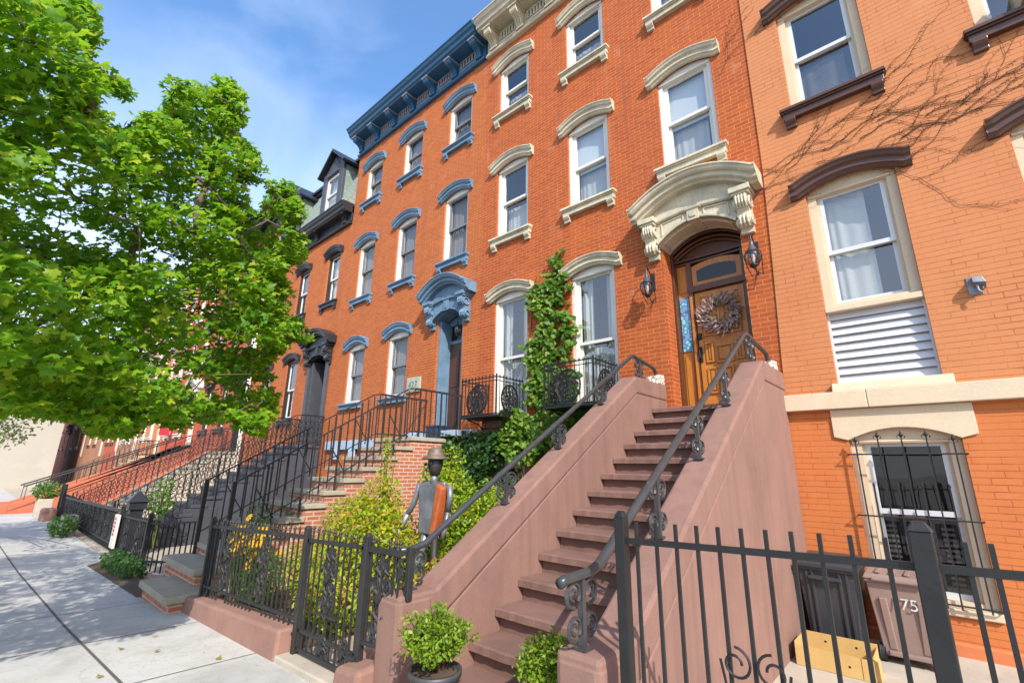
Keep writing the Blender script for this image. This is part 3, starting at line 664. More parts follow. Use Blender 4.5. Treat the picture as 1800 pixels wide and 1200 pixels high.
def cream_door(parent):
    Y = .45; f = MB()                                 # dark oak frame: posts, transom bar, arched head
    f.box(-2.84, -2.80, .30, Y+.1, 2.55, 5.2); f.box(-2.62, -2.55, Y-.06, Y+.06, 2.55, 5.0); f.box(-1.79, -1.65, Y-.05, Y+.08, 2.55, 5.2)
    f.box(-2.62, -1.72, Y-.07, Y+.06, 4.47, 4.57)
    f.prism([(-2.84,4.98),(-1.65,4.98),(-1.65,5.2)] + arc(-2.84, -1.65, 5.2, .24, 12)[::-1][1:], 'y', Y-.01, Y+.06)
    for r, d in ((0.0, .10), (.07, .06), (.13, .035)):
        f.tube([(x, Y-d, z-r-.02) for x, z in arc(-2.83, -1.66, 5.2, .24, 14)], .026, 6)
    for z, d in ((5.0, .04), (5.05, .07)): f.box(-2.84, -1.65, Y-d, Y, z-.02, z+.015)
    fr = f.build('door_frame', M['oak_dark'], parent, False, 0.004, (-2.24, Y, 2.5))
    s = MB(); s.box(-2.80, -2.62, Y-.01, Y+.05, 2.55, 4.98); s.box(-2.77, -2.65, Y-.022, Y, 2.65, 3.45); s.box(-2.77, -2.65, Y-.022, Y, 4.5, 4.92)
    s.box(-2.605, -2.565, Y-.075, Y-.05, 2.55, 4.4)
    sl = s.build('side_panel', M['oak'], fr, False, 0.004, (-2.7, Y, 2.5))
    sg, t, p = newmat('stained glass'); v = coords(t, 'world'); ck = t.nodes.new("ShaderNodeTexVoronoi"); ck.inputs['Scale'].default_value = 13
    t.links.new(v, ck.inputs['Vector']); c = ramp(t, ck.outputs['Distance'], [(0.1, (0.35, 0.62, 0.62)), (0.38, (0.12, 0.42, 0.55)), (0.5, (0.02, 0.06, 0.2)), (0.6, (0.16, 0.3, 0.5))])
    t.links.new(c, p.inputs['Base Color']); p.inputs['Roughness'].default_value = 0.12
    s = MB(); s.box(-2.785, -2.635, Y-.03, Y-.012, 3.52, 4.42); s.build('stained_glass_pane', sg, fr, False, 0, (-2.7, Y, 4))
    t = MB()                                          # transom sash with its arched head
    t.prism([(-2.55,4.57),(-1.79,4.57),(-1.79,4.92)] + arc(-2.55, -1.79, 4.92, .06, 8)[::-1][1:] , 'y', Y-.03, Y+.0)
    tr = t.build('transom', M['oak'], fr, False, 0.004, (-2.2, Y, 4.6))
    g = MB(); g.prism([(-2.47,4.64),(-1.87,4.64),(-1.87,4.83)] + arc(-2.47, -1.87, 4.83, .05, 8)[::-1][1:], 'y', Y-.036, Y-.028)
    gm, tt, pp = newmat('dark transom glass'); pp.inputs['Base Color'].default_value = (0.012, 0.012, 0.012, 1); pp.inputs['Roughness'].default_value = 0.06
    g.build('transom_pane', gm, fr, False, 0, (-2.2, Y, 4.7))
    d = MB(); d.box(-2.55, -1.79, Y-.005, Y+.05, 2.58, 4.47)
    d.box(-2.54, -2.47, Y-.022, Y, 2.6, 4.45); d.box(-1.87, -1.80, Y-.022, Y, 2.6, 4.45); d.box(-2.47, -1.87, Y-.022, Y, 4.37, 4.45); d.box(-2.47, -1.87, Y-.022, Y, 2.6, 2.76)
    def ring(x0, x1, z0, z1, w=.03):
        d.box(x0, x1, Y-.03, Y-.004, z1-w, z1); d.box(x0, x1, Y-.03, Y-.004, z0, z0+w); d.box(x0, x0+w, Y-.03, Y-.004, z0+w, z1-w); d.box(x1-w, x1, Y-.03, Y-.004, z0+w, z1-w)
        d.box(x0+w+.02, x1-w-.02, Y-.024, Y-.004, z0+w+.02, z1-w-.02)
    ring(-2.30, -2.04, 3.28, 3.56)
    for q in ((-2.45,-2.30,2.82,3.22), (-2.04,-1.89,2.82,3.22), (-2.28,-2.06,2.82,3.22), (-2.45,-2.33,3.3,3.62), (-2.01,-1.89,3.3,3.62), (-2.45,-2.19,3.72,4.32), (-2.15,-1.89,3.72,4.32)): ring(*q)
    do = d.build('door', M['oak'], fr, False, 0.004, (-2.17, Y, 2.58))
    h = MB(); h.box(-2.535, -2.495, Y-.05, Y-.02, 3.32, 3.56); h.tube([(-2.515,Y-.05,3.53),(-2.515,Y-.1,3.5),(-2.515,Y-.1,3.38),(-2.515,Y-.05,3.35)], .012, 6)
    h.lathe([(0,0),(.02,0),(.02,.02),(0,.02)], 0, 0, 8); 
    h2 = MB(); h2.box(-2.54, -2.48, Y-.045, Y-.02, 3.68, 3.78); h2.box(-2.53,-2.49,Y-.06,Y-.04,3.70,3.76)
    h.v = [(p if abs(p[0]) > 1 else (-2.515, Y-.05, 3.45)) for p in h.v]
    h.add(h2.v, h2.f); h.build('door_handle', M['iron'], fr, False, 0.002, (-2.5, Y, 3.5))
    b = MB(); b.box(-2.84, -1.65, -.06, .5, 2.44, 2.575); b.build('door_sill', M['brownstone_dark'], fr, False, 0.006, (-2.24, 0, 2.5))
    # dark hall behind the door
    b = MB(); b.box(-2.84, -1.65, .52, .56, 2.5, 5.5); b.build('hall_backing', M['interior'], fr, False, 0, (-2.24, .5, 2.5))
cream_door(HC)

# ================================================================== house with blue trim
HB = thing('brick_house', 'red brick house with dusty blue window hoods and deep blue bracketed roof cornice', 'house', (-10.2, 0, 0), 'row houses along the street')
bb = (-8.07, -10.14, -12.2)
door_b = (-8.52, -7.62, 2.4, 5.08, .16)
holes = [door_b]
for x in bb: holes += [(x-.45, x+.45, 6.60, 8.36, .12), (x-.45, x+.45, 9.92, 11.2, .12)]
for x in bb[1:]: holes.append((x-.45, x+.45, 3.42, 5.02, .13))
b = MB(); wall_holes(b, -13.3, -7.1, 1.95, 12.05, holes, 0, .22); shell(b, -13.3, -7.1, -.4, 12.5)
b.build('wall', M['brick_blue_house'], HB, False, 0, (-10.2, 0, 0))
b = MB(); wall_holes(b, -13.28, -7.12, -.4, 1.95, [(-12.65,-11.75,.6,1.5,.1), (-10.6,-9.7,.6,1.5,.1)], -.03, .2)
b.build('basement_wall', M['brick_blue_house'], HB, False, 0, (-10.2, 0, 0))
b = MB(); b.box(-13.28, -8.9, -.09, -.031, 2.12, 2.36); b.box(-7.45, -7.12, -.12, -.031, 2.2, 2.45); b.box(-12.75, -12.5, -.12, -.04, 1.85, 2.12); b.box(-11.9,-11.65,-.12,-.04,1.85,2.12); b.box(-8.9,-7.12,-.5,-.02,2.3,2.42)
b.build('water_table', M['blue_pale'], HB, False, 0.01, (-10.2, 0, 2.2))
rooms(HB, -13.3, -7.1, [2.4, 5.9, 9.3, 12.3])
for i, x in enumerate(bb):
    window(HB, x, 6.60, .90, 1.76, .12, S_BLUE, 'full'); window(HB, x, 9.92, .90, 1.28, .12, S_BLUE, ('full', 'half', 'full')[i])
    if i: window(HB, x, 3.42, .90, 1.60, .13, dict(S_BLUE, name='bluep', sill_brackets=False, trim=M['blue_trim'], hood_h=1.15), 'full')
cornice(HB, -13.28, -7.12, 11.95, (M['blue_deep'], M['blue_deep'], M['lilac'], M['blue_trim']), 7, .86, .56, inset=.2)
big_hood(HB, -8.07, 5.08, .17, .95, M['blue_trim'], M['blue_trim'])
b = MB(); b.box(-8.52,-8.44,.05,.4,2.45,5.08); b.box(-7.70,-7.62,.05,.4,2.45,5.08); b.box(-8.44,-7.70,.34,.4,4.55,4.63); b.prism([(-8.44,5.0),(-7.7,5.0)]+arc(-8.5,-7.64,5.06,.15,8)[::-1], 'y', .3, .4)
fb = b.build('door_frame', M['blue_trim'], HB, False, 0.005, (-8.07, .3, 2.5))
b = MB(); b.box(-8.44,-7.70,.36,.42,2.45,4.55)
for q in ((-8.36,-8.1,2.6,3.4),(-8.04,-7.78,2.6,3.4),(-8.36,-8.1,3.5,4.4),(-8.04,-7.78,3.5,4.4)): b.box(q[0],q[1],.345,.37,q[2],q[3])
b.build('door', M['walnut'], fb, False, 0.006, (-8.07, .36, 2.5))
b = MB(); b.add([(-8.44,.37,4.63),(-7.70,.37,4.63),(-7.70,.37,5.05),(-8.44,.37,5.05)], [(0,1,2,3)]); b.build('transom_pane', M['glass_dark'], fb, False, 0, (-8.07,.37,4.8))
b = MB(); b.lathe([(0,4.68),(.04,4.7),(.075,4.78),(.08,4.86),(.06,4.93),(.03,4.97),(.012,5.05)], -8.02, .2, 10); b.build('hanging_lamp', M['glass_lamp'], fb, True, 0, (-8.02,.2,4.8))
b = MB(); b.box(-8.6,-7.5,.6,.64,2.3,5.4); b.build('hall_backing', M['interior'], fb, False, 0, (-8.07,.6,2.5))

# ================================================================== mansard house with black trim
HM = thing('brick_house', 'red brick house with black trim and sage shingled mansard roof with two gabled dormers', 'house', (-16.6, 0, 0), 'row houses along the street')
bm = (-14.28, -16.5, -18.7)
door_m = (-14.95, -13.85, 2.3, 4.95, .14)
holes = [door_m]
for x in bm: holes.append((x-.42, x+.42, 6.92, 8.62, .12))
for x in bm[1:]: holes.append((x-.44, x+.44, 3.2, 5.2, .12))
b = MB(); wall_holes(b, -19.9, -13.3, -.5, 9.6, holes, 0, .22); shell(b, -19.9, -13.3, -.5, 9.9)
b.build('wall', M['brick_blue_house'], HM, False, 0, (-16.6, 0, 0))
rooms(HM, -19.9, -13.3, [2.3, 6.2, 9.4])
for i, x in enumerate(bm):
    window(HM, x, 6.92, .84, 1.70, .12, S_BLACK, ('half','cafe','cafe')[i])
    if i: window(HM, x, 3.2, .88, 2.0, .12, S_BLACK, 'cafe')
cornice(HM, -19.85, -13.32, 9.46, (M['black_trim'], M['black_trim'], M['slate_paint'], M['slate_paint']), 4, .74, .42, vents=False, inset=.35)
b = MB(); b.hexa([(-19.88,-.32,10.12),(-13.34,-.32,10.12),(-13.34,9,10.12),(-19.88,9,10.12),(-19.88,.55,12.45),(-13.34,.55,12.45),(-13.34,9,12.45),(-19.88,9,12.45)])
rf = b.build('roof', M['slate_roof'], HM, False, 0, (-16.6, 0, 10))
b = MB(); b.box(-19.86,-13.36,.30,.62,12.4,12.52); b.box(-19.86,-13.36,.38,.62,12.28,12.4); b.build('roof_curb', M['black_trim'], rf, False, 0.01, (-16.6,.4,12.4))
dm = None
for x in (-14.75, -18.1):
    if dm is None:
        b2 = MB(); hw = .72
        b2.add([(-hw,-.14,.12),(-hw,1.3,.12),(-hw,1.3,2.05),(-hw,-.14,2.05)], [(0,1,2,3)]); b2.add([(hw,-.14,.12),(hw,-.14,2.05),(hw,1.3,2.05),(hw,1.3,.12)], [(0,1,2,3)]); b2.box(-hw+.01,hw-.01,1.0,1.3,.12,2.0); b2.box(-hw,hw,-.05,0.9,2.0,2.05)
        m_side = b2.mesh('dormer_wall', M['slate_roof'])
        f = MB(); f.box(-hw-.02,-.44,-.2,-.1,.12,2.1); f.box(.44,hw+.02,-.2,-.1,.12,2.1); f.prism([(-.44,1.82),(.44,1.82),(.44,2.1),(.0,2.62),(-.44,2.1)], 'y', -.19, -.1); f.box(-.44,.44,-.22,-.1,.12,.3)
        f.prism([(-.44,2.1),(-.72,2.1),(0,2.66)], 'y', -.17, -.11); f.prism([(.44,2.1),(0,2.66),(.72,2.1)], 'y', -.17, -.11)
        f.bar((-.42,-.21,1.9),(.42,-.21,1.9),.06)
        m_front = f.mesh('dormer_front', M['slate_paint'])
        r = MB()
        for s in (-1, 1):
            q = [(s*.92, 1.98), (0, 2.78), (0, 2.90), (s*.98, 2.04)]
            r.prism(q if s < 0 else q[::-1], 'y', -.36, 1.5)
        m_roof = r.mesh('dormer_roof', M['black_trim'])
        dm = 1
    d = link('dormer', m_side, HM, (x, 0, 10)); link('dormer_front', m_front, d, (x, 0, 10), .006); link('dormer_roof', m_roof, d, (x, 0, 10), .006)
    wz = MB(); wz.box(-.44,-.36,-.16,-.08,.3,1.82); wz.box(.36,.44,-.16,-.08,.3,1.82); wz.box(-.36,.36,-.16,-.08,1.74,1.82); wz.box(-.36,.36,-.16,-.08,1.02,1.09); wz.box(-.36,.36,-.16,-.08,.3,.37)
    link('dormer_window', wz.mesh('dormer_window', M['white']), d, (x, 0, 10))
    wz = MB(); wz.add([(-.36,-.11,.37),(.36,-.11,.37),(.36,-.11,1.74),(-.36,-.11,1.74)], [(0,1,2,3)]); link('dormer_pane', wz.mesh('dormer_pane', M['glass']), d, (x, 0, 10))
    wz = MB(); wz.add([(-.36,.02,.37),(.36,.02,.37),(.36,.02,1.74),(-.36,.02,1.74)], [(0,1,2,3)]); link('dormer_curtain', wz.mesh('dormer_curtain', M['curtain']), d, (x, 0, 10))
big_hood(HM, -14.4, 4.95, .15, 1.1, M['black_trim'], M['black_trim'])
b = MB(); b.box(-14.95,-14.8,-.02,.5,2.3,4.95); b.box(-14.0,-13.85,-.02,.5,2.3,4.95); b.box(-15.1,-14.95,-.08,-.0,2.3,4.75); b.box(-13.85,-13.72,-.08,-.0,2.3,4.75)
fm = b.build('door_frame', M['slate_paint'], HM, False, 0.008, (-14.4, .2, 2.3))
b = MB(); b.box(-14.8,-14.0,.4,.46,2.3,4.95); b.box(-14.7,-14.45,.37,.41,2.5,4.4); b.box(-14.35,-14.1,.37,.41,2.5,4.4); b.build('door', M['black_trim'], fm, False, 0.006, (-14.4,.4,2.3))

# ================================================================== houses farther along
def far_house(label, x0, x1, wall, st, doormat, base, ncase=0, ztop=11.6, dz=0.0, fills=('cafe',), cor=True, name='brick_house'):
    xc = (x0+x1)/2; wd = x1-x0
    H = thing(name, label, 'house', (xc, 0, 0), 'row houses along the street')
    bs = (x1-wd*.17, x0+wd*.5, x0+wd*.17); hs = [(bs[0]-.5, bs[0]+.5, 2.2+dz, 4.85+dz, .14)]
    for x in bs: hs += [(x-.45,x+.45,6.5+dz,8.3+dz,.1),(x-.45,x+.45,9.4+dz,10.8+dz,.1)]
    for x in bs[1:]: hs.append((x-.45,x+.45,3.2+dz,5.1+dz,.1))
    b = MB(); wall_holes(b, x0, x1, -.8, ztop+.2, hs, 0, .22); shell(b, x0, x1, -.8, ztop+.4); b.build('wall', wall, H, False, 0, (xc,0,0))
    rooms(H, x0, x1, [2.2+dz, 5.9+dz, 9+dz])
    for i, x in enumerate(bs):
        f = fills[i % len(fills)]
        window(H, x, 6.5+dz, .9, 1.8, .1, st, f); window(H, x, 9.4+dz, .9, 1.4, .1, st, f)
        if i: window(H, x, 3.2+dz, .9, 1.9, .1, st, f)
    if cor: cornice(H, x0+.03, x1-.03, ztop, (base, base, base, base), 5, .8, .45, vents=False)
    big_hood(H, bs[0], 4.85+dz, .15, 1.0, st['trim'], st['trim'])
    b = MB(); b.box(bs[0]-.5,bs[0]-.4,.05,.4,2.2+dz,4.85+dz); b.box(bs[0]+.4,bs[0]+.5,.05,.4,2.2+dz,4.85+dz); b.box(bs[0]-.4,bs[0]+.4,.3,.4,4.3+dz,4.4+dz)
    fr = b.build('door_frame', st['frame'], H, False, 0.006, (bs[0],.2,2.2))
    b = MB(); b.box(bs[0]-.4,bs[0]+.4,.34,.4,2.2+dz,5.0+dz); b.box(bs[0]-.3,bs[0]+.3,.32,.36,2.5+dz,4.2+dz); b.build('door', doormat, fr, False, 0.006, (bs[0],.35,2.2))
    return H
HR = far_house('brick red house beside a white downspout, with black arched doorway behind the maple leaves', -26.3, -19.9, M['brick_dark'], S_BLACK, M['black_trim'], M['black_trim'])
far_house('scarlet painted brick house with white window frames, behind the red stoop', -32.4, -26.3, M['brick_scarlet'], S_WHITE, M['walnut'], M['white'])
far_house('orange brick house with white trim just beyond the scarlet house', -38.2, -32.4, M['brick_orange'], S_WHITE, M['oak_dark'], M['white'])
far_house('faded brown brick house with white door surround, next but one to the pale end wall', -44.2, -38.2, M['brick_tan'], S_WHITE, M['walnut'], M['brown_trim'])
far_house('dark red brick house with brown hoods, third from the far end of the row', -50.0, -44.2, M['brick_dark'], S_BROWN, M['walnut'], M['brown_trim'])
far_house('brown brick house touching the pale grey end building', -59.9, -50.0, M['brick_tan'], S_BROWN, M['walnut'], M['brown_trim'])
far_house('shadowed brick house partly hidden behind the pale grey end building', -71.8, -59.9, M['brick_tan'], S_WHITE, M['walnut'], M['white'])
far_house('farthest brick house of the row, mostly hidden past the pale end wall', -84, -71.8, M['brick_dark'], S_BROWN, M['walnut'], M['brown_trim'])
# building across the far end of the street
E1 = thing('rendered_building', 'pale grey rendered building with a blank wall closing the far end of the street', 'building', (-67, -6, 0))
b = MB(); b.box(-75, -60, -6.3, -1.85, -1, 11); b.build('wall', M['grey_wall'], E1, False, 0, (-67,-6,0))
b = MB(); b.box(-75.1, -59.9, -6.4, -1.75, 11, 11.3); b.build('roof', M['tar'], E1, False, 0, (-67,-6,11))
E2 = thing('rendered_building', 'beige rendered building left of the pale grey one at the street end', 'building', (-70, -12, 0))
b = MB(); b.box(-78, -61.5, -16, -6.32, -1, 9); b.build('wall', M['beige_wall'], E2, False, 0, (-70,-12,0))
b = MB(); b.box(-78.1, -61.4, -16.1, -6.3, 9, 9.25); b.build('roof', M['tar'], E2, False, 0, (-70,-12,9))

# ================================================================== orange painted house
HO = thing('brick_house', 'peach orange painted brick house with dark brown hoods and barred basement window', 'house', (1.0, 0, 0), 'row houses along the street')
bo = (-.31, 1.61, 3.5); YO = -.02
holes = []
for x in bo: holes += [(x-.475,x+.475,6.70,8.38,.10), (x-.475,x+.475,2.72,5.32,.12), (x-.475,x+.475,9.8,11.2,.1)]
holes.append((-.77,.20,.42,2.08,.13)); holes.append((1.15,2.12,.42,2.08,.13))
b = MB(); wall_holes(b, -1.2, 5.0, 2.5, 12.0, [h for h in holes if h[2] > 1], YO, .24); shell(b, -1.2, 5.0, -.4, 12.3, Y=YO)
edge = [(-1.362,2.5),(-1.36,2.6),(-1.285,4.5),(-1.24,6.0),(-1.215,12.0)]
for (xa, za), (xb, zb) in zip(edge, edge[1:]):
    b.add([(xa,YO,za),(-1.2,YO,za),(-1.2,YO,zb),(xb,YO,zb)], [(0,1,2,3)]); b.add([(xa,YO,za),(xb,YO,zb),(xb,.01,zb),(xa,.01,za)], [(0,1,2,3)])
b.build('wall', M['brick_orange'], HO, False, 0, (1,0,0))
b = MB(); wall_holes(b, -1.2, 5.0, -.4, 2.5, [h for h in holes if h[2] < 1], YO, .24)
b.add([(-1.375,YO,-.4),(-1.2,YO,-.4),(-1.2,YO,2.5),(-1.362,YO,2.5)], [(0,1,2,3)]); b.add([(-1.375,YO,-.4),(-1.362,YO,2.5),(-1.362,.01,2.5),(-1.375,.01,-.4)], [(0,1,2,3)])
b.build('basement_wall', M['brick_orange_low'], HO, False, 0, (1,0,0))
b = MB(); b.box(-1.2, 5.0, -.075, YO+.003, -.1, .12); b.build('plinth', paint('orange painted render', (0.52,0.16,0.055), .8, .12, 2, .25), HO, False, 0.02, (1,0,0))
b = MB()
x = -1.365
for xe in (-.52, 1.65, 3.4, 5.0):
    b.box(x+.002, xe-.002, -.115, YO+.003, 2.425, 2.625); x = xe
for xx in (-.31, 1.61): b.hexa([(xx-.53,-.10,2.625),(xx+.56,-.10,2.625),(xx+.56,.1,2.625),(xx-.53,.1,2.625),(xx-.53,-.07,2.73),(xx+.56,-.07,2.73),(xx+.56,.1,2.73),(xx-.53,.1,2.73)])
b.build('stone_band', M['cream_stone'], HO, False, 0.008, (1,0,2.5))
for xx in (-.285, 1.635):
    b = MB(); top = [(-.62,2.42),(.62,2.42)]; bt = arc(-.485,.485,2.06,.13,14)
    b.prism([(.62,2.42),(-.62,2.42),(-.62,2.10),(-.485,2.06)] + bt[1:-1] + [(.485,2.06),(.62,2.10)], 'y', -.045, YO+.003)
    b.v = [(p[0]+xx, p[1], p[2]) for p in b.v]; b.build('stone_lintel', M['cream_stone'], HO, False, 0.006, (xx,0,2.2))
rooms(HO, -1.2, 5.0, [2.5, 6.0, 9.3, 12.2])
for i, x in enumerate(bo):
    window(HO, x, 6.70, .95, 1.68, .10, S_ORANGE, ('cloth','dark','cafe')[i], Y=YO)
    window(HO, x, 9.8, .95, 1.4, .10, S_ORANGE, 'dark', Y=YO)
    window(HO, x, 3.70, .95, 1.62, .12, S_ORANGE, ('half','cafe','cafe')[i], sill=False, Y=YO, split=.46)
    b = MB(); b.box(x-.473,x+.473,-.01,.22,3.635,3.705); b.build('window_ledge', M['cream_stone'], HO, False, 0.006, (x,YO,3.65))
    b = MB(); z = 2.735; n = 9; hh = (3.635-z)/n
    for k in range(n):
        b.hexa([(x-.45,.068,z+k*hh+.016),(x+.45,.068,z+k*hh+.016),(x+.45,.13,z+k*hh+.016),(x-.45,.13,z+k*hh+.016),(x-.45,.105,z+(k+1)*hh),(x+.45,.105,z+(k+1)*hh),(x+.45,.13,z+(k+1)*hh),(x-.45,.13,z+(k+1)*hh)])
    b.box(x-.474,x-.45,.06,.13,z,3.635); b.box(x+.45,x+.474,.06,.13,z,3.635); b.box(x-.474,x+.474,.131,.16,z,3.635)
    b.build('vinyl_siding', M['vinyl'], HO, False, 0, (x,YO,3.0))
for xx in (-.285, 1.635): window(HO, xx, .42, .97, 1.66, .13, dict(S_ORANGE, name='ob', jamb=.11, pane=M['glass_low']), 'dark', sill=False, hood=False, Y=YO, split=.52)
cornice(HO, -1.15, 5.0, 11.9, (M['brown_trim'],)*4, 6, .85, .5)
# louvred shutters seen inside the barred window
b = MB()
for x0 in (-.66, -.42, -.18, .06):
    b.box(x0-.008, x0+.012, .245, .275, .5, 1.25); b.box(x0+.012, x0+.2, .25, .27, .5, .56); b.box(x0+.012, x0+.2, .25, .27, 1.18, 1.25)
    for k in range(11): b.box(x0+.06, x0+.165, .252, .268, .585+k*.053, .61+k*.053)
b.build('inner_shutter', paint('brown grey shutter', (0.17,0.14,0.13), .6), HO, False, 0, (-.28,.25,.5))
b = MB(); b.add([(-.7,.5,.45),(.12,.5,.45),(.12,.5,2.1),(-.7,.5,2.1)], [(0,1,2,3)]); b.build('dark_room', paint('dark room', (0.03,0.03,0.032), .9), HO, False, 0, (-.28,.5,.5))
b = MB(); b.box(-.79,.21,-.06,.1,.35,.42); b.build('basement_sill', M['cream_stone'], HO, False, .01, (-.28,0,.4))
# ------------------------------------------------------------------ stoops
def cheek_stoop(label, x0, x1, Yn, zn, run, rise, n, cheek_w, mat, treadmat, top_z, front_Y, pier_z, slope, rails=True, group='stoops along the street'):
    """Solid stoop between two sloping cheek walls; (Yn, zn) is the nosing of the lowest modelled step."""
    S = thing('stoop', label, 'stoop', ((x0+x1)/2, -2.2, 0), group)
    me = None
    for k in range(-1, n+1):
        Y = Yn + run*k; z = zn + rise*k
        last = k == n
        if me is None or last:
            b = MB(); L = run + .08 if not last else -Y + .02; W = (x1-x0)/2
            q = 12; vs = []
            nj = 26; rj = random.Random(17); ring = []
            for i in range(nj+1):
                x = -W + 2*W*i/nj; j = rj.gauss(0, .0025) + (.014 if rj.random() < .07 else 0); ring.append((x, j, j*.6))
            vs = []; fs = []
            for x, j, jz in ring: vs += [(x, j, -.062), (x, j+.004, -.012), (x, j+.016, -jz*.3), (x, L, 0), (x, L, -.062)]
            for i in range(nj): fs += [(i*5+q, i*5+(q+1) % 5, (i+1)*5+(q+1) % 5, (i+1)*5+q) for q in range(5)]
            fs += [(4,3,2,1,0), tuple(nj*5+q for q in range(5))]
            b.add(vs, fs); b.box(-W, W, .058, L-.01, -rise-.004, -.062)
            me = b.mesh('step', treadmat)
        link('step', me, S, ((x0+x1)/2, Y, z))
    Yk = front_Y + .33; Yt = Yk + (top_z-pier_z)/slope
    for s in (-1, 1):
        a, e = (x0-cheek_w, x0) if s < 0 else (x1, x1+cheek_w)
        g = .235
        body = [(front_Y+.02, -.45), (front_Y+.02, pier_z-g), (Yk+.02, pier_z-g), (Yt, top_z-g), (-.005 if s < 0 else -.03, top_z-g), (-.005 if s < 0 else -.03, -.45)]
        cop = [(front_Y, pier_z-g), (front_Y, pier_z), (Yk, pier_z), (Yt, top_z), (-.004 if s < 0 else -.025, top_z), (-.004 if s < 0 else -.025, top_z-g), (Yt, top_z-g), (Yk, pier_z-g)]
        b = MB(); b.prism(body, 'x', a+.008, e-.008); w_ = b.build('cheek_wall', mat, S, False, .012, ((a+e)/2, -2.2, 0))
        b = MB(); b.prism(cop, 'x', a, e); b.build('coping', mat, w_, False, .022, ((a+e)/2, -2.2, 0))
        b = MB(); b.box(a-.004, e+.006, front_Y-.006, front_Y+.30, -.3, pier_z-.02); b.build('pier', mat, w_, False, .035, ((a+e)/2, front_Y, 0))
    return S, Yk, Yt

SB, Yk, Yt = cheek_stoop('pinkish brownstone stoop with solid sloping sides climbing to the oak door', -2.93, -1.60, -3.98, .413, .2855, .177, 12, .255, M['brownstone'], M['brownstone_step'], 2.935, -4.66, .83, .626)
b = MB(); b.box(-3.6, -1.2, -4.72, -3.9, -.2, .13); b.build('footing', M['concrete_old'], SB, False, .01, (-2.3, -4.3, 0))

def cheek_top(Y, front=-4.66):
    if Y < Yk: return .83
    return min(2.935, .83 + (Y-Yk)*.626)
def handrail(S, x, posts, path, name='handrail'):
    b = MB(); b.tube(path, .027, 8); h = b.build(name, M['rail_iron'], S, True, 0, path[len(path)//2])
    pr = sorted([(p[1], p[2]) for p in path])
    def rz(Y):
        for (a, za), (c, zc) in zip(pr, pr[1:]):
            if a <= Y <= c: return za + (zc-za)*(Y-a)/max(c-a, 1e-6)
        return pr[-1][1]
    for Y in posts:
        zb, zt = cheek_top(Y), rz(Y) - .02
        b = MB(); b.bar((x, Y, zb-.01), (x, Y, zt), .032, .03); b.box(x-.04, x+.04, Y-.04, Y+.04, zb, zb+.012)
        for s in (-1, 1):
            for zc, r in ((zt-.065, .058), (zb+.10, .052)):
                c = [(x, Y+s*(.018+r)+r*math.cos(t)*-s, zc + r*math.sin(t)) for t in [i*.42 - .6 for i in range(14)]]
                c = [(x, p[1], p[2]) for p in c]; b.tube(c, .0105, 5)
                b.tube([(x, Y+s*(.018+r)+r*.45*math.cos(t)*-s, zc + r*.45*math.sin(t)) for t in [i*.6 for i in range(9)]], .009, 5)
        b.build('scroll_post', M['rail_iron'], h, False, 0, (x, Y, zb))
    return h
xr = -1.49
handrail(SB, xr, (-4.58, -3.64, -2.80, -1.95, -.87), [(xr,-4.77,1.155),(xr,-4.73,1.165),(xr,-4.5,1.172),(xr,-4.40,1.20),(xr,-4.3,1.255),(xr,-1.05,3.25),(xr,-.97,3.275),(xr,-.16,3.2),(xr,-.09,3.14),(xr,-.08,3.06),(xr,-.14,3.02)])
xl = -3.06
handrail(SB, xl, (-4.48, -3.45, -2.61, -1.70, -.62), [(xl-.05,-4.63,1.10),(xl,-4.5,1.10),(xl,-4.36,1.13),(xl,-4.22,1.22),(xl,-.85,3.25),(xl,-.77,3.275),(xl,-.14,3.2),(xl,-.07,3.14),(xl,-.06,3.06),(xl,-.12,3.02)])
mm, t, p = newmat('mottled white stone'); v = coords(t, 'world'); vo = t.nodes.new("ShaderNodeTexVoronoi"); vo.inputs['Scale'].default_value = 28; t.links.new(v, vo.inputs['Vector'])
t.links.new(ramp(t, vo.outputs['Distance'], [(0.15, (0.7,0.66,0.6)), (0.5, (0.5,0.44,0.36)), (0.65, (0.16,0.13,0.1))]), p.inputs['Base Color']); p.inputs['Roughness'].default_value = .8
for x in (-3.05, -1.50):
    b = MB(); b.hexa([(x-.14,-.30,2.93),(x+.11,-.30,2.93),(x+.11,-.01,2.93),(x-.14,-.01,2.93),(x-.10,-.22,3.06),(x+.10,-.22,3.08),(x+.10,-.01,3.1),(x-.12,-.01,3.07)])
    b.build('stone_block', mm, SB, False, .02, (x,-.1,2.95))

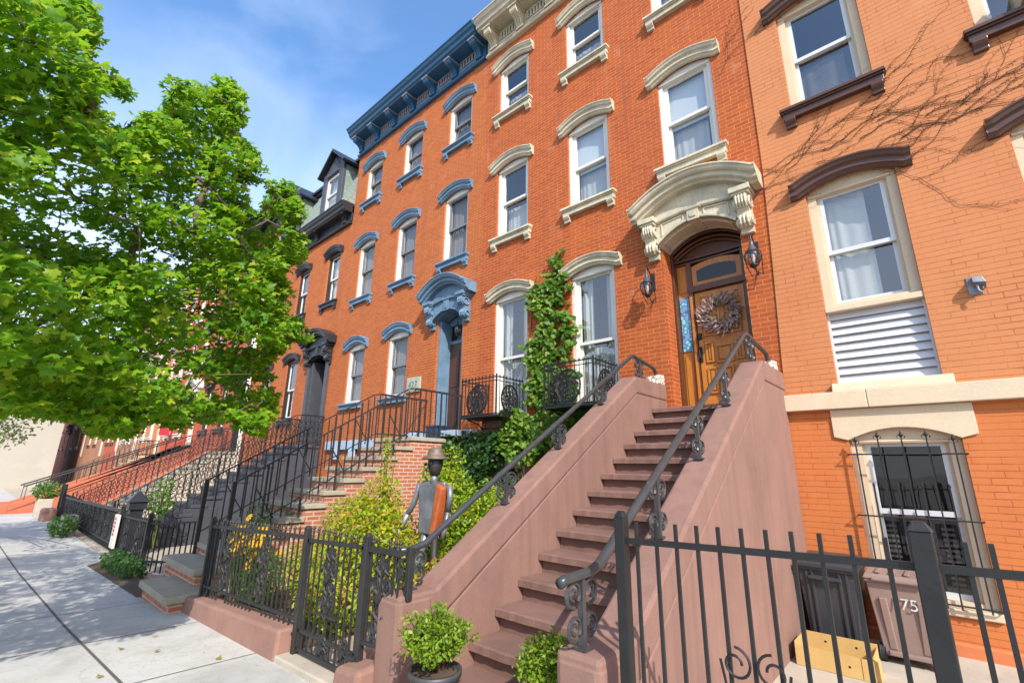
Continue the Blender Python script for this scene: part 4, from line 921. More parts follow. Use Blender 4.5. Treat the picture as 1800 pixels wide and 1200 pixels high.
def open_stoop(label, x0, x1, zl, Yl, run, rise, n, tread, body, rail, rh=.93, ornate=False, pick=.135, sideplain=None, rail_to_wall=True, group='stoops along the street'):
    xc = (x0+x1)/2; S = thing('stoop', label, 'stoop', (xc, -2.2, 0), group); W = (x1-x0)/2
    b = MB(); b.box(x0-.03, x1+.03, Yl-.035, -.1, zl-.075, zl); b.build('landing', tread, S, False, .01, (xc, Yl, zl))
    me = None
    for k in range(1, n+1):
        if me is None:
            q = MB(); q.box(-W-.03, W+.03, -.035, run+.03, -.07, 0); me = q.mesh('tread', tread)
        link('tread', me, S, (xc, Yl-run*k, zl-rise*k), .009)
    pts = [(-.1, -.5), (-.1, zl-.075), (Yl, zl-.075)]
    for k in range(1, n+1): pts += [(Yl-run*(k-1), zl-rise*k-.07), (Yl-run*k, zl-rise*k-.07)]
    pts.append((Yl-run*n, -.5))
    b = MB(); b.prism(pts, 'x', x0+.01, x1-.01); sw = b.build('side_wall', body, S, False, 0, (xc, -2, 0))
    if sideplain:
        b = MB()
        for k in range(0, n, 3):
            zt = zl-rise*(k+2.4); y0 = Yl-run*(k+2.6)
            if zt > .15: b.box(x1-.01, x1+.012, y0, y0+run*2.5, max(-.3, zt-1.9), zt)
        b.build('side_panel', sideplain, sw, False, .006, (x1, -2, 0))
    sl = rise/run
    for x in (x1-.03, x0+.03):
        b = MB(); Ye = Yl-run*n-.05; ze = zl-rise*n - .05*sl
        top = ([(x,-.02,zl+rh),(x,Yl+.05,zl+rh)] if rail_to_wall else []) + [(x,Yl-.12,zl+rh-.03),(x,Ye,ze+rh)]
        for a, c in zip(top, top[1:]): b.bar(a, c, .042, .02)
        bot = [(x,-.02,zl+.1),(x,Yl-.02,zl+.1),(x,Ye,ze+.16)]
        for a, c in zip(bot, bot[1:]): b.bar(a, c, .03, .014)
        Y = -.06; i = 0
        while Y > Ye:
            if Y > Yl: zt, zb = zl+rh, zl
            else: zt, zb = zl+rh-(Yl-Y)*sl, zl-(Yl-Y)*sl
            lo = zb+.02 if i % 4 else zb-.16*(Y < Yl)
            w_ = .017 if i % 4 else .026
            b.bar((x,Y,lo),(x,Y,zt),w_)
            if ornate and i % 1 == 0:
                for zc in (zb+.3, zb+.47, zb+.64):
                    b.tube([(x, Y-pick/2+pick*.34*math.cos(q), zc + .065*math.sin(q) - sl*pick/2*0) for q in [j*.9 for j in range(7)]], .009, 4, True)
            elif i % 8 == 5 and Y < Yl: b.bar((x,Y,zt-.25),(x,Y+.3,zb+.25),.014)
            Y -= pick; i += 1
        b.bar((x,Ye,ze-.25),(x,Ye,ze+rh+.02),.04)
        b.build('railing', rail, S, False, 0, (x, -2, 1))
    return S
SBL = open_stoop('brick stoop with thin stone treads and plain picket railings under the blue door hood', -8.75, -7.48, 2.25, -1.30, .325, .19, 9, M['bluestone'], M['brick_stoop'], M['iron_grey'])
b = MB(); b.box(-8.32, -7.03, -4.98, -4.2, .09, .175); b.build('bottom_slab', M['bluestone'], SBL, False, .012, (-7.7,-4.6,.1))
b = MB(); b.box(-8.28, -7.07, -4.93, -4.2, -.25, .09); b.build('bottom_brickwork', M['brick_stoop'], SBL, False, .0, (-7.7,-4.6,0))
b = MB(); b.box(-8.9, -7.4, -4.63, -4.0, .30, .375); b.build('lower_slab', M['bluestone'], SBL, False, .012, (-8.1,-4.3,.3))
b = MB(); b.box(-8.86, -7.44, -4.58, -3.9, -.2, .30); b.build('lower_brickwork', M['brick_stoop'], SBL, False, 0, (-8.1,-4.3,0))
SBK = open_stoop('slate grey stoop with ornate black iron railings below the black arched door', -15.25, -13.6, 2.25, -.75, .29, .19, 12, M['slate_paint'], M['slate_paint'], M['iron'], .85, True, .13, M['slate_paint'])
b = MB(); X, Yn = -12.45, -4.38
b.box(X-.11,X+.11,Yn-.11,Yn+.11,-.3,.78); b.box(X-.14,X+.14,Yn-.14,Yn+.14,-.3,-.0); b.box(X-.15,X+.15,Yn-.15,Yn+.15,.78,.93)
b.hexa([(X-.19,Yn-.19,.93),(X+.19,Yn-.19,.93),(X+.19,Yn+.19,.93),(X-.19,Yn+.19,.93),(X-.03,Yn-.03,1.12),(X+.03,Yn-.03,1.12),(X+.03,Yn+.03,1.12),(X-.03,Yn+.03,1.12)])
nw = b.build('gate_pillar', M['black_trim'], None, False, .008, (X, Yn, 0)); tag(nw, 'square black gate pillar with a pyramid cap beside the white sign', 'pillar')
open_stoop('pale stone stoop with dark railings between the slate grey stoop and the red one', -21.8, -20.2, 2.15, -.7, .3, .19, 12, M['bluestone'], M['concrete_old'], M['iron_grey'], .85, True, .15)
open_stoop('tan stone stoop with dark iron rails in front of the far white framed doorway', -34.2, -32.7, 2.05, -.7, .3, .19, 12, M['cream_stone'], M['cream_stone'], M['iron'], .85, False, .2)
mred = stone('red painted stoop stone', (0.40,0.115,0.06), .8, .15, 2, 50, .25, stain=(0.28,0.07,0.035), stain_amt=.4)
S2 = cheek_stoop('red painted stoop with solid sloping sides at the far end of the pavement', -28.1, -26.75, -5.2, -.12, .36, .165, 14, .3, mred, mred, 2.55, -5.85, .12, .43)[0]
for x in (-28.25, -26.6):
    b = MB(); b.tube([(x,-5.3,.75),(x,-.1,2.98),(x,-.05,2.98)], .03, 5)
    for Y in [-5.2+.35*i for i in range(15)]: b.bar((x,Y,.2+(Y+5.3)*.43),(x,Y,.75+(Y+5.3)*.43),.02)
    b.build('railing', M['iron'], S2, False, 0, (x,-2,1))
# ------------------------------------------------------------------ iron fences and gate in front of the garden
FY = -4.65
fr_t = lambda x: 1.07 + .048*(x+4.4)
fr_b = lambda x: .41 + .05*(x+4.4)
def scrolls(b, xc, z0, z1, Y, w=.13, r=.011):
    """A cast iron ornament: mirrored scrolls, leaves and a rosette."""
    h = z1-z0
    for s in (-1, 1):
        for zc, rr, a0 in ((z0+.16*h, .5*w, -1.6), (z0+.40*h, .42*w, 1.2), (z0+.66*h, .5*w, -1.4), (z0+.88*h, .34*w, 1.0)):
            b.tube(spiral(xc+s*rr*.9, zc, rr, 1.3, a0, Y, 16, .25, s), r, 5)
        b.tube([(xc+s*.012+s*w*.5*math.sin(t*6.3), Y, z0+h*t) for t in [i/14 for i in range(15)]], r*.9, 5)
        for t in (.25, .5, .75): b.tube([(xc, Y, z0+h*t), (xc+s*w*.45, Y-.008, z0+h*t+.05), (xc+s*w*.75, Y, z0+h*t+.02)], [r*.8, r*1.5, r*.4], 5)
    b.tube([(xc, Y-.01, z0+.52*h), (xc, Y-.03, z0+.52*h)], .035, 8)
    b.bar((xc, Y, z0), (xc, Y, z1), .014)
def picket(b, x, z0, z1, Y, w=.0125, tip=True):
    b.bar((x,Y,z0),(x,Y,z1),w)
    if tip: b.lathe([(.001,z1-.005),(.013,z1+.012),(.009,z1+.026),(.014,z1+.036),(.002,z1+.062)], x, Y, 6)
def post(parent, x, Y, z0, z1, w, mat, capw=0.0, name='post'):
    b = MB(); b.box(x-w/2,x+w/2,Y-w/2,Y+w/2,z0,z1)
    if capw: b.hexa([(x-capw/2,Y-capw/2,z1),(x+capw/2,Y-capw/2,z1),(x+capw/2,Y+capw/2,z1),(x-capw/2,Y+capw/2,z1),(x-capw/4,Y-capw/4,z1+.03),(x+capw/4,Y-capw/4,z1+.03),(x+capw/4,Y+capw/4,z1+.03),(x-capw/4,Y+capw/4,z1+.03)])
    return b.build(name, mat, parent, False, .004, (x,Y,z0))
FN = thing('iron_fence', 'low black iron fence with cast scroll panels on the brownstone kerb by the yellow flowers', 'fence', (-5.6, FY, 0))
def rail(parent, a, c, w_, d_, mat): b = MB(); b.bar(a, c, w_, d_); return b.build('rail', mat, parent, False, 0, a)
rail(FN, (-6.88,FY,fr_t(-6.88)),(-4.40,FY,fr_t(-4.4)),.035,.028,M['iron_grey']); rail(FN, (-6.88,FY,fr_b(-6.88)),(-4.40,FY,fr_b(-4.4)),.026,.024,M['iron_grey']); rail(FN, (-6.88,FY,fr_b(-6.88)-.12),(-4.40,FY,fr_b(-4.4)-.12),.018,.02,M['iron_grey'])
x = -6.8; i = 0
b = MB()
while x < -4.46:
    if not any(abs(x-c) < .11 for c in (-6.25, -5.25)): picket(b, x, fr_b(x)-.13, fr_t(x)+.03, FY)
    else: picket(b, x, fr_t(x), fr_t(x)+.03, FY)
    x += .098
b.build('picket_row', M['iron_grey'], FN, False, 0, (-5.6,FY,.5))
for c in (-6.25, -5.25):
    b = MB(); scrolls(b, c, fr_b(c)+.02, fr_t(c)-.02, FY); b.build('scroll_panel', M['iron_grey'], FN, False, 0, (c,FY,.5))
post(FN, -6.88, FY, .05, fr_t(-6.88)+.08, .05, M['iron_grey'], .06); post(FN, -6.78, FY+.03, .05, fr_t(-6.78)+.02, .045, M['iron_grey']); post(FN, -4.38, FY, .10, 1.14, .052, M['iron_grey'], .062)
FR = thing('iron_fence', 'short iron fence panel with scrolls between the garden gate and the brownstone pier', 'fence', (-3.1, FY, 0))
rail(FR, (-3.38,FY,1.09),(-2.95,FY,1.10),.036,.028,M['iron_grey']); b = MB()
for x in (-3.32,-3.25): picket(b, x, .46, 1.13, FY)
for x in (-3.1,-3.03,-2.97): picket(b, x, .8, 1.13, FY)
b.bar((-3.38,FY,.46),(-2.98,FY,.5),.026,.024)
b.build('picket_row', M['iron_grey'], FR, False, 0, (-3.2,FY,.9))
b = MB(); scrolls(b, -3.17, .48, 1.07, FY); b.build('scroll_panel', M['iron_grey'], FR, False, 0, (-3.17,FY,.7))
post(FR, -3.39, FY, .2, 1.17, .05, M['iron_grey'], .06); post(FR, -2.93, FY+.06, .8, 1.14, .045, M['iron_grey'])
GT = thing('iron_gate', 'narrow iron garden gate with cast scrolls, hung between two iron posts', 'gate', (-3.88, FY, 0))
b = MB(); b.bar((-4.34,FY,1.05),(-3.43,FY,1.09),.03,.024); b.bar((-4.34,FY,.34),(-3.43,FY,.36),.028,.024); b.bar((-4.34,FY,.20),(-3.43,FY,.22),.028,.024); b.bar((-4.33,FY,.2),(-4.33,FY,1.1),.024); b.bar((-3.44,FY,.2),(-3.44,FY,1.1),.024)
b.bar((-4.1,FY,.52),(-3.75,FY,.53),.022); b.build('gate_frame', M['iron_grey'], GT, False, 0, (-3.9,FY,.7))
b = MB()
for x in [-4.27+.092*i for i in range(10)]:
    if abs(x+3.9) > .09: picket(b, x, .21, 1.12, FY)
    else: picket(b, x, 1.06, 1.12, FY); b.bar((x,FY,.21),(x,FY,.52),.016)
b.build('picket_row', M['iron_grey'], GT, False, 0, (-3.9,FY,.7))
b = MB(); scrolls(b, -3.92, .54, 1.05, FY, .12); b.build('scroll_panel', M['iron_grey'], GT, False, 0, (-3.9,FY,.7))
for q in ((-3.92,.22,.36,.1),(-3.6,.24,.42,.07)): b = MB(); scrolls(b, q[0], q[1], q[2], FY, q[3], .008); b.build('small_scroll', M['iron_grey'], GT, False, 0, (q[0],FY,.3))
b = MB(); b.box(-3.5,-3.4,FY-.04,FY+.03,.24,.36); b.build('latch_box', M['iron_grey'], GT, False, .004, (-3.45,FY,.3))
b = MB(); b.hexa([(-7.15,-4.80,-.3),(-4.46,-4.80,-.2),(-4.46,-4.52,-.2),(-7.15,-4.52,-.3),(-7.15,-4.77,.15),(-4.46,-4.77,.335),(-4.46,-4.54,.345),(-7.15,-4.54,.16)])
tag(b.build('kerb_wall', M['brownstone_dark'], None, False, .025, (-5.8,-4.66,0)), 'long low brownstone kerb wall beneath the iron garden fence', 'kerb wall')
b = MB(); b.hexa([(-3.52,-4.82,-.2),(-3.16,-4.82,-.2),(-3.16,-4.54,-.2),(-3.52,-4.54,-.2),(-3.47,-4.79,.32),(-3.16,-4.79,.36),(-3.16,-4.55,.37),(-3.47,-4.56,.33)])
tag(b.build('kerb_wall', M['brownstone_dark'], None, False, .035, (-3.35,-4.66,0)), 'short brownstone kerb stub at the gate foot against the stoop pier', 'kerb wall')
b = MB(); b.hexa([(-4.46,-4.78,-.1),(-3.5,-4.78,-.1),(-3.5,-4.5,-.1),(-4.46,-4.5,-.1),(-4.46,-4.78,.15),(-3.5,-4.78,.19),(-3.5,-4.5,.19),(-4.46,-4.5,.15)])
tag(b.build('door_step', M['concrete_old'], None, False, .012, (-4,-4.6,0)), 'worn concrete threshold under the iron garden gate', 'step')

# right hand fence
RF = thing('iron_fence', 'plain black picket fence with square posts in front of the orange house', 'fence', (-.3, FY, 0))
rz = lambda x: 1.375 + .028*(x+1.1)
rail(RF, (-1.2,FY,rz(-1.2)),(-.09,FY,rz(-.09)),.026,.016,M['iron']); rail(RF, (-1.2,FY,.42),(-.09,FY,.44),.028,.016,M['iron'])
rail(RF, (-.06,FY,rz(-.06)),(1.5,FY,rz(1.5)),.026,.016,M['iron']); rail(RF, (-.06,FY,.44),(1.5,FY,.48),.028,.016,M['iron'])
for x in (-1.128,-1.03,-.937,-.843,-.752,-.66,-.568,-.478,-.385,-.29,-.19,.012,.072,.15,.24,.33,.42,.51,.6,.7,.8,.9,1.0,1.1,1.2,1.3,1.4):
    b = MB(); b.bar((x,FY+.002,.3),(x,FY+.002,rz(x)+.085),.0145); b.build('picket', M['iron'], RF, False, .001, (x,FY,.3))
b = MB()
for s in (-1, 1): b.tube(spiral(-.66+s*.066, .975, .06, 1.25, math.pi/2 if s > 0 else math.pi/2, FY-.012, 26, .35, s), .0055, 5); b.tube([(-.66+s*.124, FY-.012, .98), (-.66+s*.11, FY-.012, .9), (-.66+s*.05, FY-.012, .8), (-.66, FY-.012, .7)], .0055, 5)
b.build('scroll', M['iron'], RF, False, 0, (-.66,FY,.9))
post(RF, -1.205, FY, 0, 1.475, .052, M['iron'], .054); post(RF, -.092, FY-.005, 0, 1.515, .062, M['iron'], .072)
# fence around the tree pit, black house
BF = thing('iron_fence', 'dark ornate iron fence in the shade before the slate grey stoop', 'fence', (-11.2, -4.5, 0))
for x in (-12.25, -10.05): post(BF, x, -4.62, -.25, .86, .07, M['iron'], .08)
b = MB(); zb = lambda x: .72+.03*(x+11)
b.bar((-12.25,-4.62,zb(-12.25)),(-10.05,-4.62,zb(-10.05)),.03); b.bar((-12.25,-4.62,.1),(-10.05,-4.62,.14),.03)
for i in range(18): x = -12.2+.125*i; b.bar((x,-4.62,-.1),(x,-4.62,zb(x)+.05),.018)
b.bar((-10.05,-4.62,.72),(-9.0,-4.2,.8),.03); b.bar((-10.05,-4.62,.14),(-9.0,-4.2,.2),.03)
for i in range(9): x = -9.95+.11*i; y = -4.62+.4*(x+10.05); b.bar((x,y,-.0),(x,y,.78),.018)
b.build('picket_row', M['iron'], BF, False, 0, (-11.2,-4.6,.4))
for x in (-11.6, -10.7): b = MB(); scrolls(b, x, .14, .7, -4.62, .2, .012); b.build('scroll_panel', M['iron'], BF, False, 0, (x,-4.6,.4))
BG = thing('iron_fence', 'row of dark cast iron fence panels farther along past the black pillar', 'fence', (-17, -4.5, 0))
b = MB(); b.bar((-22.5,-4.5,.55),(-12.7,-4.5,.72),.06,.05); b.bar((-22.5,-4.5,.0),(-12.7,-4.5,.05),.04)
for i in range(70): x = -22.4+.14*i; b.bar((x,-4.5,-.1),(x,-4.5,.66),.024)
b.build('picket_row', M['iron'], BG, False, 0, (-17,-4.5,.3))
b = MB()
for i in range(14): scrolls(b, -22.0+.7*i, .05, .6, -4.5, .24, .016)
b.build('scroll_panel', M['iron'], BG, False, 0, (-17,-4.5,.3))
for x in (-22.6, -21.9): post(BG, x, -4.55, -.3, .95, .08, M['iron'], .09)
b = MB(); b.box(-12.28,-11.98,-4.72,-4.68,.12,.72); sg = b.build('warning_sign', M['white'], None, False, .003, (-12.1,-4.7,.4)); tag(sg, 'small white upright sign with faded red lettering fixed to the dark fence', 'sign')
b = MB()
for i, z in enumerate((.62,.55,.48,.41,.34)):
    for k in range(3): b.box(-12.22+.05*k, -12.19+.05*k+.01*(i % 2), -4.724, -4.721, z, z+.045)
b.build('lettering', paint('faded red paint', (.5,.06,.07), .7), sg, False, 0, (-12.1,-4.72,.4))

# ------------------------------------------------------------------ balconies
def balcony(label, x0, x1, z0):
    B = thing('window_balcony', label, 'balcony', ((x0+x1)/2, -.4, z0), 'iron window balconies')
    zt = z0+.69; yf = -.75; b = MB()
    n = 12; pts = [(x0-.03, -.02), (x0-.03, yf+.1)] + [(x0-.03+(x1-x0+.06)*i/n, yf-.03-.04*math.sin(math.pi*i/n)) for i in range(n+1)] + [(x1+.03, yf+.1), (x1+.03, -.02)]
    b.prism(pts, 'z', z0-.035, z0); b.build('floor_plate', M['iron'], B, False, 0, ((x0+x1)/2,-.4,z0))
    for x in (x0+.08, x1-.08):
        b = MB(); b.tube([(x,-.02,z0-.45),(x,-.12,z0-.30),(x,-.35,z0-.12),(x,-.66,z0-.04)], .012, 5); b.tube(spiral(0,0,.09,1.2,0,0,14,.3),.01,5)
        b.v = [(p if abs(p[0]) > 1 else (x, p[0]-.2, p[2]+z0-.14)) for p in b.v]; b.build('bracket', M['iron'], B, False, 0, (x,-.3,z0))
    def panel(P, L):                                  # P maps (s, z) -> world
        b = MB(); b.tube([P(0,zt),P(L,zt)],.012,5); b.tube([P(0,zt-.07),P(L,zt-.07)],.008,5); b.tube([P(0,z0+.02),P(L,z0+.02)],.011,5)
        k = int(L/.085)
        for i in range(k+1):
            s = L*i/k; b.tube([P(s,z0),P(s,zt+.02)],.0065,4)
            b.tube([P(s+.016*math.cos(q),zt+.022+.016*math.sin(q)) for q in [j*.9 for j in range(7)]],.006,4,True)
        b2 = MB(); c = L/2 if L < .85 else L*.5; rx, rzz = min(.235,L*.33), .265; zc = z0+.31
        for f in (1, .93): b2.tube([P(c+rx*f*math.cos(q),zc+rzz*f*math.sin(q)) for q in [j*.2618 for j in range(24)]],.010,5,True)
        for f, m_, rr in ((.72,10,.068),(.40,7,.06),(.12,3,.05)):
            for i in range(m_):
                q = i*2*math.pi/m_ + f*3
                cx, cz = c+rx*f*math.cos(q), zc+rzz*f*math.sin(q)
                b2.tube([P(cx+rr*(1-.55*t/10)*math.cos(q*1.7+t*.75),cz+rr*(1-.55*t/10)*math.sin(q*1.7+t*.75)) for t in range(11)],.0085,4)
        for i in range(12):
            q = i*math.pi/6; b2.tube([P(c+rx*.2*math.cos(q),zc+rzz*.2*math.sin(q)),P(c+rx*.55*math.cos(q+.4),zc+rzz*.55*math.sin(q+.4)),P(c+rx*.92*math.cos(q),zc+rzz*.92*math.sin(q))],[.012,.007,.012],4)
        return b, b2
    for P, L, lo in ((lambda s, z: (x0+s, yf, z), x1-x0, ((x0+x1)/2,yf,z0)), (lambda s, z: (x1, yf+s, z), -yf-.02, (x1,-.4,z0)), (lambda s, z: (x0, yf+s, z), -yf-.02, (x0,-.4,z0))):
        a, c = panel(P, L); pr = a.build('guard_panel', M['iron'], B, False, 0, lo); c.build('medallion', M['iron'], pr, False, 0, lo)
    for x in (x0, x1):
        b = MB(); b.bar((x,yf,z0-.02),(x,yf,zt+.05),.022); b.build('corner_post', M['iron'], B, False, 0, (x,yf,z0))
    return B
balcony('ornate black iron balcony under the left parlour window, left of the ivy', -6.72, -5.80, 2.62)
balcony('ornate black iron balcony under the right parlour window, against the ivy and stoop rail', -4.70, -3.75, 2.66)

# ------------------------------------------------------------------ lamps, wreath, wall things
def wall_lamp(label, x, z):
    L = thing('wall_lantern', label, 'lantern', (x, 0, z), 'pair of lanterns beside the oak door')
    b = MB(); b.box(x-.035,x+.035,-.012,0.0,z+.12,z+.42); b.tube([(x,-.01,z+.2),(x,-.06,z+.32),(x,-.12,z+.42),(x,-.19,z+.46),(x,-.235,z+.42),(x,-.24,z+.35)],.011,6)
    b.tube([(x,-.01,z-.02),(x,-.05,z-.1),(x,-.12,z-.1),(x,-.17,z-.02),(x,-.2,z+.06)],.008,5)
    for s in (-1,1): b.tube([(x+s*.002,-.02,z-.05),(x+s*.07,-.1,z-.12),(x+s*.1,-.2,z+.02),(x+s*.105,-.235,z+.1)],.006,5)
    b.build('bracket', M['iron'], L, False, 0, (x,-.1,z))
    b = MB(); b.lathe([(.001,z+.36),(.02,z+.35),(.03,z+.31),(.028,z+.27),(.05,z+.25),(.055,z+.215),(.075,z+.20),(.09,z+.185)], x, -.235, 14); b.build('lamp_cap', M['pewter'], L, True, 0, (x,-.235,z+.25))
    b = MB(); b.lathe([(.085,z+.19),(.105,z+.15),(.11,z+.10),(.095,z+.05),(.07,z+.01),(.045,z-.01)], x, -.235, 14); b.build('lamp_globe', M['glass_lamp'], L, True, 0, (x,-.235,z+.1))
    b = MB()
    for i in range(8):
        a = i*math.pi/4; b.tube([(x+r*math.cos(a),-.235+r*math.sin(a),zz) for r, zz in ((.088,z+.19),(.109,z+.15),(.114,z+.10),(.099,z+.05),(.074,z+.01),(.04,z-.025))],.005,4)
    b.lathe([(.05,z-.0),(.055,z-.02),(.03,z-.05),(.012,z-.06),(.001,z-.09)], x, -.235, 10); b.build('cage', M['iron'], L, False, 0, (x,-.235,z+.1))
    b = MB(); b.lathe([(.001,z+.16),(.02,z+.14),(.03,z+.09),(.02,z+.04),(.015,z)], x, -.235, 8); b.build('bulb', M['white'], L, True, 0, (x,-.235,z+.1))
    return L
wall_lamp('iron and glass wall lantern between the ivy window and the oak door', -3.03, 4.38)
wall_lamp('iron and glass wall lantern to the right of the oak door by the orange house', -1.47, 4.43)
W_ = thing('wreath', 'dried lilac flower wreath hanging on the varnished oak door', 'wreath', (-2.17, .42, 4.04))
def petals(name, mat, parent, N, cen, seed, ln, wd, r0=.215, spread=.05):
    R = np.random.default_rng(seed); b = MB()
    for i in range(N):
        a = R.uniform(0, 6.283); r = r0 + R.normal(0, spread); d = np.array([math.cos(a)*R.uniform(.2,1)+.5*math.sin(a), -R.uniform(.1,.7), math.sin(a)*R.uniform(.2,1)-.5*math.cos(a)]); d /= np.linalg.norm(d)
        p = np.array([cen[0]+r*math.cos(a), cen[1]-R.uniform(0,.06), cen[2]+r*math.sin(a)]); u = np.cross(d, R.normal(size=3)); u /= np.linalg.norm(u); l = ln*R.uniform(.6,1.3)
        q = p + d*l; mdl = p + d*l*.5
        b.add([tuple(p), tuple(mdl+u*wd), tuple(q), tuple(mdl-u*wd)], [(0,1,2,3)])
    return b.build(name, mat, parent, False, 0, cen)
b = MB(); b.tube([(-2.17+.2*math.cos(q), .42, 4.04+.2*math.sin(q)) for q in [i*.3 for i in range(21)]], .035, 6, True); b.build('ring', M['twig'], W_, True, 0, (-2.17,.42,4.04))
petals('dried_flowers', leafmat('dried lilac petals', [(.46,.29,.29),(.58,.41,.39),(.38,.23,.23),(.64,.5,.45)], .2), W_, 620, (-2.17,.41,4.04), 3, .085, .014)
petals('dried_leaves', leafmat('grey green dried leaves', [(.16,.17,.12),(.25,.24,.18)], .2), W_, 180, (-2.17,.42,4.04), 4, .075, .011, .19, .07)

b = MB(); b.box(-9.55,-9.03,-.05,0.0,3.44,3.80); b.box(-9.52,-9.06,-.058,-.05,3.47,3.77)
pl = b.build('house_number_plaque', stone('pale green weathered plaque', (.33,.36,.28), .7, .2, 8), None, False, .005, (-9.3,0,3.6)); tag(pl, 'pale green stone number plaque on the brick left of the blue door', 'plaque')
def text(body, size, mat, parent, name, M4):
    cu = bpy.data.curves.new(name, 'FONT'); cu.body = body; cu.size = size; cu.extrude = .001; cu.align_x = 'CENTER'
    to = bpy.data.objects.new(name, cu); SC.collection.objects.link(to)
    dg = bpy.context.evaluated_depsgraph_get(); me = bpy.data.meshes.new_from_object(to.evaluated_get(dg)); bpy.data.objects.remove(to)
    me.transform(M4); me.materials.clear(); me.materials.append(mat)
    o = bpy.data.objects.new(name, me); SC.collection.objects.link(o); o.parent = parent; o.location = -WL[parent]; WL[o] = Vector((0,0,0)); return o
RX90 = Matrix.Rotation(math.pi/2, 4, 'X')
text('427', .24, paint('bronze digits', (.1,.1,.07), .5), pl, 'digits', Matrix.Translation((-9.29,-.0595,3.53)) @ RX90)

b = MB(); b.box(.52,.63,-.02,-.022-.01,3.55,3.75); b.hexa([(.56,-.14,3.66),(.66,-.14,3.64),(.66,-.03,3.60),(.56,-.03,3.62),(.56,-.13,3.72),(.64,-.13,3.71),(.64,-.03,3.74),(.56,-.03,3.74)])
b.tube([(.59,-.10,3.64),(.59,-.11,3.57),(.61,-.11,3.54)],.013,6); b.tube([(.63,-.07,3.64),(.63,-.08,3.59)],.010,6)
tag(b.build('cable_bracket', M['zinc'], None, False, .004, (.62,0,3.6)), 'small grey metal cable bracket alone on the orange painted brick', 'bracket')

AC = thing('air_conditioner', 'boxy window air conditioner in the upper right window of the orange house', 'air conditioner', (1.75,-.1,6.75), None)
ab = paint('beige enamel', (.5,.44,.32), .5, .08)
b = MB(); b.box(1.50,2.02,-.26,.3,6.76,7.16); b.build('case', ab, AC, False, .01, (1.75,-.1,6.75))
b = MB()
for k in range(7): b.box(1.54,1.98,-.268,-.259,6.95+k*.026,6.962+k*.026)
b.box(1.50,2.02,-.275,-.26,6.92,6.94); b.build('grille', M['vinyl'], AC, False, 0, (1.75,-.2,7))

# barred grille of the basement window
def bar_grille(label, xo):
    G = thing('window_grille', label, 'window grille', (-.285+xo,-.12,.4)); Y = -.11; 
    for z in (1.90, 1.245, .46): b = MB(); b.tube([(-.79+xo,-.0,z),(-.79+xo,Y,z),(.22+xo,Y,z),(.22+xo,-.0,z)],.009,5); b.build('cross_bar', M['iron'], G, False, 0, (-.285+xo,Y,z))
    b = MB()
    for i in range(5):
        x = -.70+.207*i+xo; zt = 2.03+(.05 if 0 < i < 4 else 0)
        b.bar((x,Y,.42),(x,Y,zt),.014)
        b.lathe([(.004,zt),(.016,zt+.02),(.003,zt+.065)], x, Y, 6)
        for s in (-1,1): b.tube([(x,Y,zt-.005),(x+s*.022,Y,zt+.025),(x+s*.035,Y,zt+.005),(x+s*.026,Y,zt-.012)],.006,4)
    for i in range(4):
        x = -.60+.207*i+xo; b.bar((x,Y,.42),(x,Y,1.56),.014); b.lathe([(.004,1.555),(.014,1.57),(.002,1.60)], x, Y, 6)
    b.build('spear_bars', M['iron'], G, False, 0, (-.285+xo,Y,1.2)); return G
bar_grille('black iron spear topped grille over the basement window behind the bins', 0.0)

